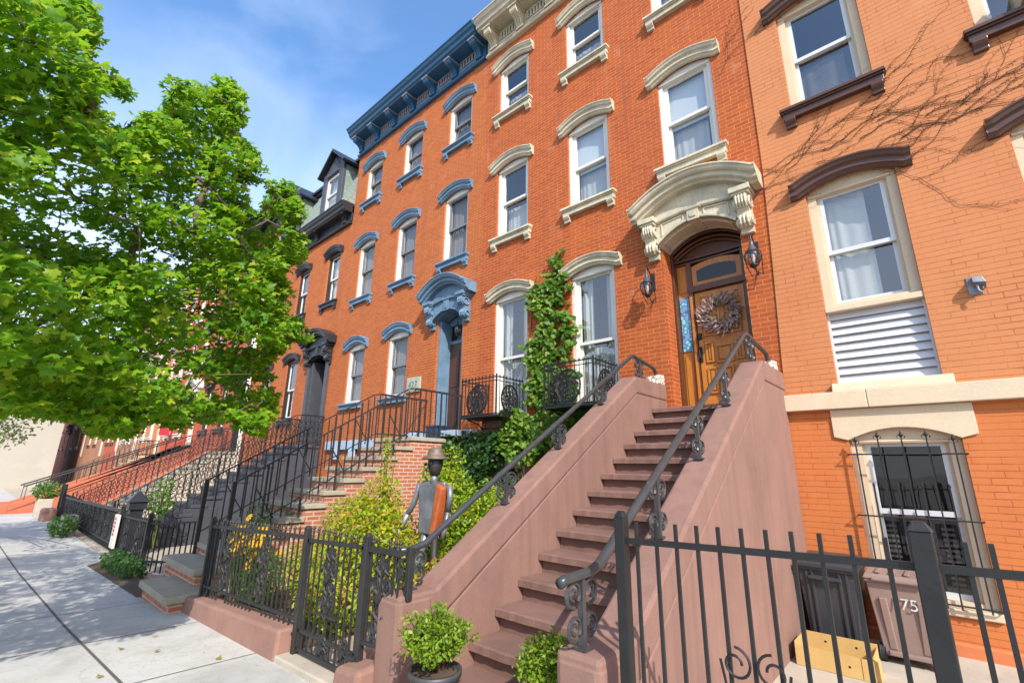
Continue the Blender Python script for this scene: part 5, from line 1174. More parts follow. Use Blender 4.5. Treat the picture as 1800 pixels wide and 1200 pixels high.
# ------------------------------------------------------------------ bins, box
mbin = paint('faded brown plastic', (.245,.165,.14), .5, .12, 2.5, .25)
def wheelie(label, x0, x1, y0, y1, z0, h, mat, lid=True, back=False):
    B = thing('wheelie_bin', label, 'bin', ((x0+x1)/2,(y0+y1)/2,z0), 'wheeled bins'); t = .045; b = MB(); xc = (x0+x1)/2
    def ring(z, k): return [(x0+k,y0+k,z),(x1-k,y0+k,z),(x1-k,y1-k*.3,z),(x0+k,y1-k*.3,z)]
    b.hexa(ring(z0+.06,t+.01)+ring(z0+h*.86,0.0)); b.box(x0-.012,x1+.012,y0-.015,y1+.01,z0+h*.86,z0+h*.90)
    for s in (-1,1): b.hexa([(xc+s*.12-.03,y0+t-.002,z0+.12),(xc+s*.12+.03,y0+t-.002,z0+.12),(xc+s*.12+.03,y0+t+.05,z0+.12),(xc+s*.12-.03,y0+t+.05,z0+.12),(xc+s*.14-.03,y0-.016,z0+h*.7),(xc+s*.14+.03,y0-.016,z0+h*.7),(xc+s*.14+.03,y0+.04,z0+h*.7),(xc+s*.14-.03,y0+.04,z0+h*.7)])
    b.box(xc-.16,xc+.16,y0+.02,y0+.06,z0+.07,z0+.11)
    bd = b.build('body', mat, B, False, .008, (xc,y0,z0))
    b = MB()
    if lid:
        b.hexa([(x0-.02,y0-.03,z0+h*.90),(x1+.02,y0-.03,z0+h*.90),(x1+.02,y1+.03,z0+h*.90),(x0-.02,y1+.03,z0+h*.90),(x0+.0,y0-.01,z0+h*.95),(x1-.0,y0-.01,z0+h*.95),(x1,y1+.02,z0+h),(x0,y1+.02,z0+h)])
        b.box(x0+.05,x1-.05,y0-.05,y0-.03,z0+h*.885,z0+h*.92)
        for q in range(4): b.box(x0+.08+q*.11,x0+.12+q*.11,y0+.02,y1-.05,z0+h*.96,z0+h*.985)
    b.build('lid', mat, B, False, .008, (xc,y0,z0+h*.9))
    for s in (x0+.02, x1-.06):
        q = MB(); c = [(s, y0+.10+.075*math.cos(a), z0+.075+.075*math.sin(a)) for a in [i*math.pi/8 for i in range(16)]]
        q.add(c+[(p[0]+.045,p[1],p[2]) for p in c], [tuple(range(16)),tuple(range(16,32))[::-1]]+[(i,(i+1) % 16,16+(i+1) % 16,16+i) for i in range(16)])
        q.build('wheel', M['iron_grey'], B, False, .006, (s,y0+.1,z0+.07))
    return B, bd
WB, bd = wheelie('brown wheeled bin with white painted number 175 by the basement window', -.74, -.24, -.80, -.22, -.0, .80, mbin)
text('175', .135, paint('white brushed paint', (.52,.51,.49), .8, .3, 30, .8), bd, 'painted_number', Matrix.Translation((-.47,-.808,.485)) @ Matrix.Rotation(math.radians(90-4), 4, 'X'))
mdk = paint('dark grey plastic', (.04,.042,.048), .38, .2, 3, .3)
DB = thing('wheelie_bin', 'dark grey ribbed bin with open handle frame against the brownstone stoop', 'bin', (-1.03,-.6,0), 'wheeled bins')
b = MB(); x0, x1, y0, y1 = -1.30, -.80, -.88, -.3
b.hexa([(x0+.05,y0+.06,.02),(x1-.05,y0+.06,.02),(x1-.05,y1,.02),(x0+.05,y1,.02),(x0,y0,.74),(x1,y0,.74),(x1,y1,.74),(x0,y1,.74)])
b.build('body', mdk, DB, False, .012, (-1.05,y0,0))
b = MB()
for q in (-1.22,-1.17,-.94,-.88): b.hexa([(q-.012,y0+.04,.05),(q+.012,y0+.04,.05),(q+.012,y0+.1,.05),(q-.012,y0+.1,.05),(q-.012,y0-.022,.80),(q+.012,y0-.022,.80),(q+.012,y0+.05,.80),(q-.012,y0+.05,.80)])
b.build('rib', mdk, DB, False, .004, (-1.05,y0,.4))
b = MB(); b.box(x0-.02,x1+.02,y0-.03,y1,.74,.78); b.box(x0,x1,y0-.05,y0-.02,.77,.81); b.box(-1.2,-.92,y0-.05,y0+.02,.66,.69); b.build('rim', mdk, DB, False, .006, (-1.05,y0,.76))
b = MB(); b.hexa([(x0-.01,y0-.02,.785),(x1+.01,y0-.02,.785),(x1+.01,y1,.785),(x0-.01,y1,.785),(x0+.02,y0+.01,.83),(x1-.02,y0+.01,.83),(x1-.02,y1,.85),(x0+.02,y1,.85)]); b.build('lid', mdk, DB, False, .008, (-1.05,y0,.8))
mc = paint('corrugated cardboard', (.52,.34,.12), .85, .12, 3, .15)
CB = thing('cardboard_box', 'shallow open cardboard tray on the ground before the dark bin', 'box', (-1.0,-1.25,0))
b = MB(); X0, X1, Y0, Y1, H = -1.29, -.70, -1.40, -1.06, .215
b.box(X0,X1,Y0,Y1,.003,.010); b.box(X0,X1,Y0,Y0+.006,.01,.165); b.box(X0,X0+.006,Y0+.006,Y1,.01,.19); b.box(X1-.006,X1,Y0+.006,Y1,.01,.19); b.box(X0,X1,Y1-.006,Y1,.01,H)
b.hexa([(X1,Y0-.0,.02),(X1+.035,Y0-.02,.02),(X1+.038,Y0+.1,.02),(X1+.003,Y0+.1,.02),(X1,Y0,.18),(X1+.03,Y0-.02,.17),(X1+.033,Y0+.1,.17),(X1+.003,Y0+.1,.18)])
b.build('tray', mc, CB, False, 0, (-1.0,-1.25,0))
for x, z, yy in ((-1.1,.15,Y1-.0062),(-.86,.15,Y1-.0062),(-.88,.08,Y0-.0005)):
    b = MB(); r_ = .010; b.prism([(x+r_*math.cos(q*math.pi/4), z+r_*math.sin(q*math.pi/4)) for q in range(8)], 'y', yy-.0012, yy); b.build('punched_hole', M['iron'], CB, False, 0, (x,yy,z))
b = MB(); b.box(-.792,-.789,Y0-.0015,Y0-.0003,.01,.165); b.build('flap_seam', M['iron'], CB, False, 0, (-.79,Y0,.1))

# ------------------------------------------------------------------ garden sculpture
SP = thing('metal_sculpture', 'sheet metal figure in a hat with one orange side, standing in the garden', 'sculpture', (-4.62,-3.0,.12))
X, Y = -4.62, -3.0
b = MB(); prof = [(-.235,1.50),(-.19,1.17),(-.175,.95),(.03,.92),(.11,1.50)]
b.prism([(X+p[0],p[1]) for p in [(-.235,1.5),(-.215,1.25),(-.19,1.05),(-.19,.94),(.035,.93),(.06,1.1),(.12,1.5)]], 'y', Y-.085, Y+.05)
b.tube([(X-.235,Y-.02,1.5),(X+.2,Y-.02,1.5)],.03,8)
b.build('torso_plate', M['zinc'], SP, False, .02, (X,Y,1.2))
b = MB(); b.prism([(X+.03,.9),(X+.115,.95),(X+.235,1.46),(X+.12,1.51),(X+.06,1.1)], 'y', Y-.11, Y+.05); b.build('orange_flank', M['rust_orange'], SP, False, .02, (X+.1,Y,1.2))
b = MB(); b.tube([(X-.02,Y-.02,1.48),(X-.02,Y-.02,1.62)],.045,10); b.build('neck', M['zinc'], SP, True, 0, (X,Y,1.5))
b = MB(); b.lathe([(.001,1.585),(.055,1.60),(.078,1.66),(.092,1.72),(.09,1.79),(.05,1.85)], X-.01, Y-.02, 14); b.tube([(X-.075,Y-.115,1.725),(X-.07,Y-.125,1.725)],.02,8); b.tube([(X+.02,Y-.118,1.735),(X+.022,Y-.125,1.735)],.02,8); b.tube([(X-.025,Y-.115,1.70),(X-.027,Y-.15,1.66)],.014,6); b.tube([(X-.065,Y-.103,1.645),(X+.01,Y-.11,1.645)],.008,5)
b.build('head', paint('dark rusted steel', (.06,.056,.055), .5, .3, 9, .3, .3, 40, .5), SP, True, 0, (X,Y,1.7))
b = MB(); b.lathe([(.165,1.785),(.172,1.80),(.108,1.825),(.098,1.87),(.088,1.915),(.06,1.925),(.001,1.91)], X-.01, Y-.02, 16); b.build('hat', paint('rusty brown tin', (.16,.125,.09), .6, .3, 10, .5, .3, 40, .3), SP, True, 0, (X,Y,1.85))
b = MB(); b.tube([(X-.29,Y-.02,1.5),(X-.31,Y-.03,1.40),(X-.36,Y-.05,1.24),(X-.43,Y-.08,1.12)],[.036,.036,.034,.032],8); b.tube([(X-.42,Y-.08,1.13),(X-.47,Y-.1,1.02),(X-.51,Y-.12,.93)],[.034,.034,.028],8); b.tube([(X-.51,Y-.12,.93),(X-.54,Y-.14,.87)],[.034,.015],6); b.build('arm', M['zinc'], SP, True, 0, (X-.3,Y,1.4))
b = MB(); b.tube([(X+.27,Y-.02,1.49),(X+.29,Y-.02,1.36),(X+.275,Y-.03,1.2)],[.04,.04,.034],8); b.tube([(X+.275,Y-.03,1.21),(X+.25,Y-.05,1.0),(X+.235,Y-.06,.9)],[.03,.03,.026],8); b.build('arm', M['zinc'], SP, True, 0, (X+.3,Y,1.4))
b = MB(); b.tube([(X-.11,Y-.02,.96),(X-.14,Y-.05,.75),(X-.19,Y-.08,.60),(X-.2,Y-.08,.12)],[.05,.047,.042,.04],8); b.build('leg', M['zinc'], SP, True, 0, (X-.15,Y,.5))
b = MB(); b.tube([(X+.05,Y-.02,.95),(X+.05,Y-.02,.12)],.04,8); b.build('leg', M['iron_grey'], SP, True, 0, (X+.05,Y,.5))

# ------------------------------------------------------------------ garden edging and small things
PE = thing('plank_edging', 'row of short reddish brown upright planks edging the garden behind the fence', 'edging', (-5.0,-3.9,0))
b = MB()
for i in range(15): x = -5.75+.105*i; b.box(x,x+.095,-3.74+.01*(i % 3),-3.7,0,.34+.02*((i*7) % 4))
b.build('plank_row', paint('reddish stained planks', (.10,.045,.037), .8, .25, 6, .3), PE, False, .004, (-5.0,-3.9,.2))
b = MB(); b.box(-4.16,-3.98,-3.68,-3.5,.0,.5); tag(b.build('garden_post', M['brownstone'], None, False, .015, (-4.07,-3.9,0)), 'square pink stone post beside the plank edging behind the gate', 'post')
b = MB(); b.box(-7.99,-7.62,-.58,-.28,2.25,2.52); b.box(-8.01,-7.6,-.6,-.26,2.49,2.53)
tag(b.build('planter_box', paint('navy glazed planter', (.02,.04,.09), .3), None, False, .01, (-7.8,-.43,2.25)), 'navy blue square planter on the landing of the brick stoop', 'planter')
b = MB(); b.lathe([(.08,.375),(.15,.43),(.17,.52),(.15,.62),(.10,.66),(.115,.68)], -9.15, -3.75, 14)
b.build
tag(b.build('glazed_jar', paint('dark blue glaze', (.01,.025,.06), .2), None, True, 0, (-9.15,-3.75,.37)), 'round dark blue glazed jar at the foot of the brick stoop', 'jar')
b = MB(); b.box(-9.6,-8.92,-4.05,-3.4,-.3,.375); tag(b.build('brick_plinth', M['brick_stoop'], None, False, .005, (-9.2,-3.7,0)), 'low brick plinth carrying the dark blue jar', 'plinth')
b = MB(); b.box(-17.9,-17.3,-4.92,-4.62,-.2,.32); tag(b.build('stone_block', M['grey_wall'], None, False, .015, (-17.6,-4.77,-.1)), 'pale stone block against the dark fence by a round green shrub', 'stone block')
b = MB(); b.box(-22.4,-21.75,-5.0,-4.62,-.3,.22); tag(b.build('stone_block', M['brownstone_dark'], None, False, .06, (-22,-4.8,-.2)), 'rounded brown stone block beside the far fence posts', 'stone block')
b = MB(); b.box(-24.6,-23.8,-5.0,-4.6,-.3,.42); tag(b.build('planter_box', M['concrete_old'], None, False, .02, (-24.2,-4.8,-.2)), 'grey box planter with a clipped green shrub near the red stoop', 'planter')
DP = MB(); DP.tube([(-20.05,-.12,9.4),(-20.05,-.12,2.3),(-20.0,-.14,1.2),(-19.9,-.2,.2)], .075, 8); DP.build('downspout', M['white'], HR, True, 0, (-20.05,-.1,5))
FL = MB(); FL.box(-30.35,-30.32,-.62,-.15,3.1,3.9); FL.tube([(-30.33,0,3.7),(-30.33,-.65,4.0)],.012,5)
tag(FL.build('flag', paint('red flag cloth', (.6,.02,.04), .8), None, False, 0, (-30.3,-.3,3.5)), 'small red flag hanging on the scarlet house', 'flag')
GL = thing('wall_lantern', 'green glass globe lantern on the faded brown house', 'lantern', (-41.5,-.3,3.9))
b = MB(); b.lathe([(.1,3.6),(.32,3.9),(.36,4.3),(.25,4.7),(.05,4.8)], -41.5, -.5, 10); b.build('lamp_globe', paint('green glass', (.01,.2,.14), .2), GL, True, 0, (-41.5,-.5,4))
b = MB(); b.tube([(-41.5,0,4.9),(-41.5,-.5,4.95),(-41.5,-.5,4.75)],.04,5); b.build('bracket', M['iron'], GL, False, 0, (-41.5,-.2,4.8))
MAPLE_DATA = "-637 -474 314 34 -425 -662 385 36 -484 -616 315 42 -568 -534 259 42 -479 -632 415 42 -506 -641 260 42 -480 -682 286 42 -550 -661 290 42 -515 -578 446 36 -574 -548 383 42 -676 -519 439 42 -605 -514 278 42 -630 -597 476 42 -629 -622 376 42 -478 -626 364 42 -561 -628 445 42 -575 -534 537 14 -611 -536 483 26 -406 -731 426 13 -571 -677 353 42 -522 -669 449 28 -697 -509 331 42 -628 -477 515 11 -458 -710 329 15 -593 -541 459 25 -520 -596 333 42 -490 -734 467 27 -543 -617 393 42 -574 -674 410 42 -428 -700 398 42 -450 -729 434 23 -533 -559 227 26 -538 -613 211 19 -462 -666 422 17 -424 -693 438 26 -431 -668 208 12 -483 -623 205 12 -401 -703 313 22 -597 -619 311 42 -487 -703 425 42 -558 -616 212 12 -583 -591 387 42 -544 -633 234 38 -508 -749 529 26 -451 -671 324 42 -614 -492 394 42 -610 -662 323 42 -446 -690 443 18 -719 -437 229 12 -554 -483 217 16 -597 -519 449 23 -528 -539 276 42 -489 -669 378 42 -480 -709 493 40 -416 -699 274 11 -525 -716 463 42 -559 -667 248 42 -559 -554 475 18 -487 -712 337 15 -538 -711 380 37 -372 -731 438 20 -512 -594 289 42 -552 -596 249 42 -596 -530 352 42 -501 -639 213 13 -572 -594 501 42 -559 -558 499 26 -539 -503 316 41 -631 -563 299 42 -670 -478 500 29 -559 -669 218 15 -563 -532 524 13 -477 -569 466 24 -511 -575 214 13 -557 -616 345 42 -533 -586 214 9 -639 -487 502 12 -501 -699 533 20 -666 -589 342 42 -569 -567 312 42 -532 -511 440 24 -476 -748 514 18 -596 -552 229 26 -385 -690 269 30 -551 -628 488 19 -714 -479 304 42 -541 -607 530 19 -600 -663 230 28 -595 -622 413 42 -655 -538 236 30 -387 -712 345 16 -518 -599 541 11 -571 -479 233 23 -461 -693 260 19 -428 -707 320 17 -515 -578 392 42 -425 -709 354 28 -603 -589 274 42 -621 -508 461 26 -627 -582 411 42 -564 -507 453 22 -506 -745 481 10 -573 -691 533 21 -560 -698 484 42 -619 -561 556 37 -541 -722 558 17 -383 -727 406 12 -438 -725 477 31 -714 -443 262 40 -516 -719 540 15 -567 -726 441 34 -413 -679 236 37 -602 -669 512 13 -391 -708 429 37 -467 -715 380 29 -609 -471 232 25 -597 -638 355 42 -618 -636 237 36 -468 -651 241 42 -472 -687 210 10 -569 -647 492 10 -608 -478 435 30 -587 -562 530 38 -374 -699 309 27 -530 -643 322 42 -613 -575 341 42 -695 -539 245 35 -517 -574 528 17 -684 -564 296 42 -613 -601 209 16 -538 -688 529 10 -590 -574 573 34 -671 -479 355 42 -602 -522 553 11 -564 -739 466 15 -535 -699 340 42 -567 -546 217 10 -432 -685 216 16 -594 -474 412 11 -630 -555 644 18 -381 -701 287 13 -509 -622 477 23 -460 -731 514 13 -542 -478 424 19 -529 -694 257 17 -650 -443 327 15 -429 -733 450 22 -649 -518 265 42 -580 -633 263 42 -590 -448 340 14 -357 -732 431 10 -671 -445 251 25 -621 -477 525 10 -604 -559 599 27 -504 -745 502 20 -624 -445 348 20 -635 -561 451 42 -528 -557 512 12 -444 -725 396 12 -699 -464 406 42 -543 -595 213 17 -392 -723 460 14 -438 -668 281 42 -552 -583 463 42 -406 -716 353 12 -713 -417 360 25 -533 -664 364 42 -676 -442 361 31 -582 -471 347 15 -459 -721 506 10 -587 -617 224 21 -564 -468 433 20 -688 -457 477 42 -458 -686 212 12 -518 -554 432 16 -586 -476 378 27 -573 -496 292 29 -469 -738 453 10 -608 -480 499 18 -552 -545 437 18 -714 -398 377 14 -356 -706 331 24 -501 -708 325 17 -563 -483 505 10 -485 -652 213 15 -525 -720 510 42 -646 -457 524 29 -555 -609 203 12 -609 -619 505 39 -672 -533 353 42 -549 -497 265 22 -649 -596 228 37 -515 -563 213 11 -525 -699 293 22 -556 -697 572 12 -488 -624 469 20 -642 -471 234 19 -510 -632 447 32 -668 -524 489 32 -475 -684 481 13 -641 -600 582 18 -493 -723 402 21 -683 -435 219 11 -624 -554 517 38 -415 -707 457 23 -428 -701 291 15 -608 -483 294 27 -450 -745 498 14 -510 -676 465 9 -492 -722 530 10 -454 -678 430 13 -520 -566 555 11 -615 -600 600 16 -420 -676 206 11 -545 -559 524 12 -639 -570 616 25 -657 -455 277 21 -668 -560 231 15 -718 -484 241 19 -482 -607 230 38 -542 -506 389 27 -627 -446 330 14 -590 -643 472 42 -690 -512 237 22 -499 -557 419 12 -563 -690 224 11 -507 -550 438 11 -593 -461 392 11 -649 -445 369 13 -606 -523 234 23 -528 -537 352 42 -639 -617 560 12 -531 -687 491 15 -489 -566 488 10 -559 -649 479 18 -666 -486 291 42 -497 -688 472 16 -494 -695 256 13 -540 -565 553 15 -566 -530 225 14 -498 -604 526 11 -595 -661 500 15 -561 -590 216 18 -672 -576 213 13 -480 -634 449 16 -698 -403 370 16 -637 -569 223 13 -699 -486 235 14 -619 -458 455 31 -541 -566 571 17 -708 -434 317 13 -580 -602 579 13 -588 -603 555 18 -468 -725 403 18 -428 -726 402 12 -595 -463 504 13 -569 -488 349 27 -649 -488 455 42 -600 -536 414 42 -462 -686 449 14 -522 -671 510 11 -648 -527 389 42 -533 -686 513 17 -617 -493 349 42 -523 -490 432 9 -571 -685 509 16 -416 -704 301 14 -588 -469 249 13 -602 -464 349 18 -607 -558 625 19 -533 -700 562 21 -660 -457 391 34 -376 -711 328 12 -634 -465 421 19 -657 -574 588 42 -532 -653 467 14 -639 -454 476 25 -627 -583 213 15 -536 -535 410 33 -614 -425 334 10 -453 -702 302 20 -581 -560 606 16 -472 -615 199 10 -578 -462 225 11 -589 -587 219 21 -418 -698 480 12 -629 -501 237 21 -624 -569 246 38 -573 -605 211 21 -554 -688 215 10 -451 -672 209 13 -530 -631 481 13 -580 -693 267 25 -511 -692 249 17 -563 -701 309 26 -494 -684 237 29 -571 -492 402 23 -555 -697 263 14 -666 -467 232 15 -471 -736 525 13 -626 -458 303 15 -630 -413 341 15 -550 -557 560 12 -561 -500 476 11 -636 -512 224 11 -597 -482 517 11 -504 -721 538 15 -530 -541 514 10 -592 -568 224 12 -510 -681 495 14 -624 -473 224 10 -618 -472 214 12 -517 -696 565 10 -531 -680 211 16 -614 -552 591 14 -588 -449 447 10 -604 -497 224 11 -535 -610 202 12 -531 -626 503 10 -584 -550 588 15 -555 -622 516 12 -508 -686 484 13 -544 -596 197 14 -503 -693 556 10 -585 -626 531 16 -597 -570 613 13 -538 -613 548 9 -497 -634 205 12 -644 -444 314 13 -619 -515 228 10 -540 -577 586 11 -650 -457 305 11 -595 -460 420 16 -584 -609 200 11 -646 -433 454 12 -582 -538 221 10 -558 -569 211 11 -542 -643 208 9 -645 -439 260 15 -594 -644 509 13 -548 -532 491 10 -573 -608 199 9 -669 -420 340 10 -618 -461 218 15 -524 -595 202 12 -491 -690 506 12 -579 -558 619 11 -504 -621 527 12 -470 -676 475 9 -505 -678 209 10 -524 -660 514 11 -634 -488 232 9 -577 -606 556 15 -570 -652 215 12 -651 -445 212 12 -517 -679 513 10 -569 -520 218 9 -617 -480 227 11 -558 -680 502 9 -592 -605 203 14 -549 -480 486 11 -608 -467 540 12 -573 -625 516 13 -575 -460 425 14 -569 -624 215 14 -484 -705 523 10 -601 -461 510 11 -562 -536 540 10 -572 -478 392 14 -542 -618 536 10 -544 -669 212 13 -594 -529 459 14 -518 -635 476 15 -577 -469 481 13 -554 -571 602 10 -627 -427 455 9 -641 -423 365 9 -502 -655 211 14 -496 -708 530 15 -618 -513 475 11 -573 -548 548 10 -570 -558 607 12 -454 -680 202 10 -609 -433 353 13 -627 -523 227 15 -544 -562 590 12 -550 -538 498 10 -498 -661 498 12 -594 -516 218 15 -559 -461 434 10 -528 -570 570 14 -468 -656 208 13 -437 -715 493 14 -549 -595 562 13 -588 -632 515 10 -568 -476 463 11 -633 -453 432 11 -537 -485 474 9 -680 -418 340 12 -561 -537 494 10 -578 -571 588 11 -581 -555 558 13 -588 -464 312 15 -622 -419 350 11 -617 -453 438 11 -589 -615 538 14 -604 -430 333 12 -577 -614 205 10 -628 -501 225 15 -574 -500 223 13 -646 -506 227 13 -544 -476 481 10 -507 -631 486 10 -529 -541 504 12 -479 -673 448 16 -513 -658 207 11 -535 -662 516 12 -601 -439 446 9 -553 -687 507 12 -562 -604 576 13 -562 -500 498 11 -597 -456 234 12 -569 -517 459 15 -595 -461 360 13 -539 -587 562 13 -466 -674 207 12 -624 -577 207 10 -600 -628 518 9 -640 -438 248 9 -656 -474 227 13 -559 -645 488 11 -528 -615 517 13 -578 -658 491 9 -573 -472 500 11 -548 -625 503 13 -644 -448 443 12 -649 -446 281 15 -590 -615 211 15 -567 -466 470 9 -517 -610 194 11 -575 -458 454 15 -654 -432 244 13 -497 -691 533 14 -634 -440 317 13 -477 -685 465 13 -586 -465 351 10 -564 -610 534 15 -494 -643 205 11 -543 -528 506 11 -521 -591 552 12 -570 -496 508 13 -489 -730 533 11 -517 -694 534 10 -566 -586 206 10 -585 -621 214 10 -465 -695 532 13 -449 -704 506 16 -606 -458 207 9 -663 -394 347 13 -610 -545 215 15 -590 -546 211 16 -627 -446 473 10 -541 -477 467 14 -615 -589 203 14 -564 -525 507 14 -545 -575 575 13 -606 -455 465 11 -506 -670 503 15 -606 -548 588 11 -572 -617 211 10 -496 -694 522 12 -329 -981 345 44 -364 -938 314 38 -350 -757 355 34 -347 -914 361 37 -591 -978 375 44 -530 -1089 459 34 -544 -771 350 36 -341 -1082 508 36 -338 -1136 515 41 -639 -752 357 34 -234 -947 527 33 -593 -1020 706 35 -697 -997 447 33 -346 -958 372 37 -733 -835 497 34 -166 -960 481 31 -155 -857 510 37 -528 -1080 649 40 -570 -1033 428 31 -214 -864 471 44 -648 -875 366 32 -609 -994 647 33 -659 -1046 411 33 -464 -1145 489 35 -231 -885 408 38 -400 -1085 432 32 -657 -1097 596 31 -609 -972 677 42 -426 -982 355 39 -302 -827 360 35 -437 -940 315 39 -574 -757 384 32 -286 -1059 584 41 -201 -1003 517 40 -723 -930 633 45 -253 -998 431 32 -573 -1142 571 33 -312 -921 332 40 -307 -876 346 43 -606 -1046 599 40 -405 -917 349 32 -257 -1069 516 36 -253 -958 662 41 -616 -1018 392 31 -629 -809 395 44 -444 -777 369 37 -393 -967 342 35 -401 -1036 355 44 -601 -890 319 36 -202 -895 569 39 -520 -1035 696 38 -223 -936 454 32 -545 -1082 412 42 -292 -1002 659 33 -656 -1002 586 44 -183 -854 451 32 -264 -1069 473 33 -488 -1112 595 34 -426 -1113 504 44 -611 -1032 426 33 -507 -979 359 34 -463 -828 299 42 -274 -880 403 37 -465 -786 321 31 -459 -1089 402 30 -444 -735 351 36 -292 -968 640 43 -727 -876 422 37 -201 -859 536 43 -270 -778 367 42 -581 -1043 399 34 -248 -1036 531 33 -693 -1006 621 38 -399 -869 338 37 -482 -736 323 45 -464 -1028 351 41 -443 -1012 722 37 -530 -1117 607 39 -162 -914 546 34 -662 -966 403 30 -533 -874 335 42 -359 -1006 375 39 -696 -1013 568 37 -224 -993 651 43 -281 -985 422 36 -294 -906 372 41 -568 -1072 690 44 -761 -994 569 34 -357 -1072 430 30 -483 -1057 712 40 -206 -929 507 34 -254 -857 381 40 -427 -1098 446 31 -301 -1083 501 31 -314 -1009 614 38 -455 -910 337 39 -702 -832 458 36 -227 -949 562 31 -730 -897 471 37 -248 -854 432 41 -243 -797 442 33 -391 -784 369 35 -210 -823 419 44 -338 -970 679 42 -528 -1075 600 40 -301 -810 398 39 -258 -953 590 36 -700 -966 411 35 -670 -943 428 39 -380 -1123 523 41 -332 -855 374 34 -622 -958 391 44 -604 -1083 438 44 -480 -1062 409 41 -426 -1072 372 39 -633 -985 630 32 -706 -875 464 36 -356 -877 318 40 -789 -858 502 37 -221 -1032 505 42 -586 -1082 391 32 -584 -1097 572 40 -462 -1074 616 43 -223 -972 593 38 -773 -917 551 41 -584 -1102 478 37 -390 -751 333 45 -316 -1074 619 34 -715 -825 384 44 -721 -975 553 44 -471 -1040 384 31 -762 -850 517 33 -391 -1038 650 42 -699 -1073 516 33 -376 -831 356 41 -335 -1041 613 35 -588 -1085 655 45 -272 -986 696 35 -397 -1134 631 38 -323 -1101 437 32 -502 -1113 482 37 -753 -923 432 41 -338 -778 336 35 -223 -1000 568 34 -470 -861 324 35 -705 -942 490 36 -726 -865 530 43 -422 -1003 680 39 -306 -1051 399 33 -260 -935 424 41 -356 -1131 459 42 -599 -762 332 36 -441 -1129 562 32 -269 -791 413 37 -669 -1034 531 39 -640 -1034 623 41 -533 -1088 522 34 -527 -794 308 32 -327 -1050 492 30 -608 -882 380 40 -365 -998 699 33 -642 -1025 501 39 -449 -997 378 33 -558 -1035 657 36 -703 -1052 482 40 -494 -1109 415 42 -706 -1044 597 41 -300 -1003 697 33 -282 -957 362 33 -627 -1093 486 35 -485 -1022 672 34 -766 -888 493 44 -639 -781 345 34 -447 -1162 522 38 -544 -993 381 39 -629 -942 347 33 -703 -942 524 32 -274 -1040 407 37 -414 -900 319 36 -629 -1059 525 35 -257 -1029 631 33 -755 -980 507 39 -182 -964 556 36 -369 -1070 404 33 -750 -838 424 32 -320 -810 327 35 -514 -737 345 31 -355 -1043 414 33 -301 -1098 588 41 -430 -1071 657 35 -272 -1057 548 30"
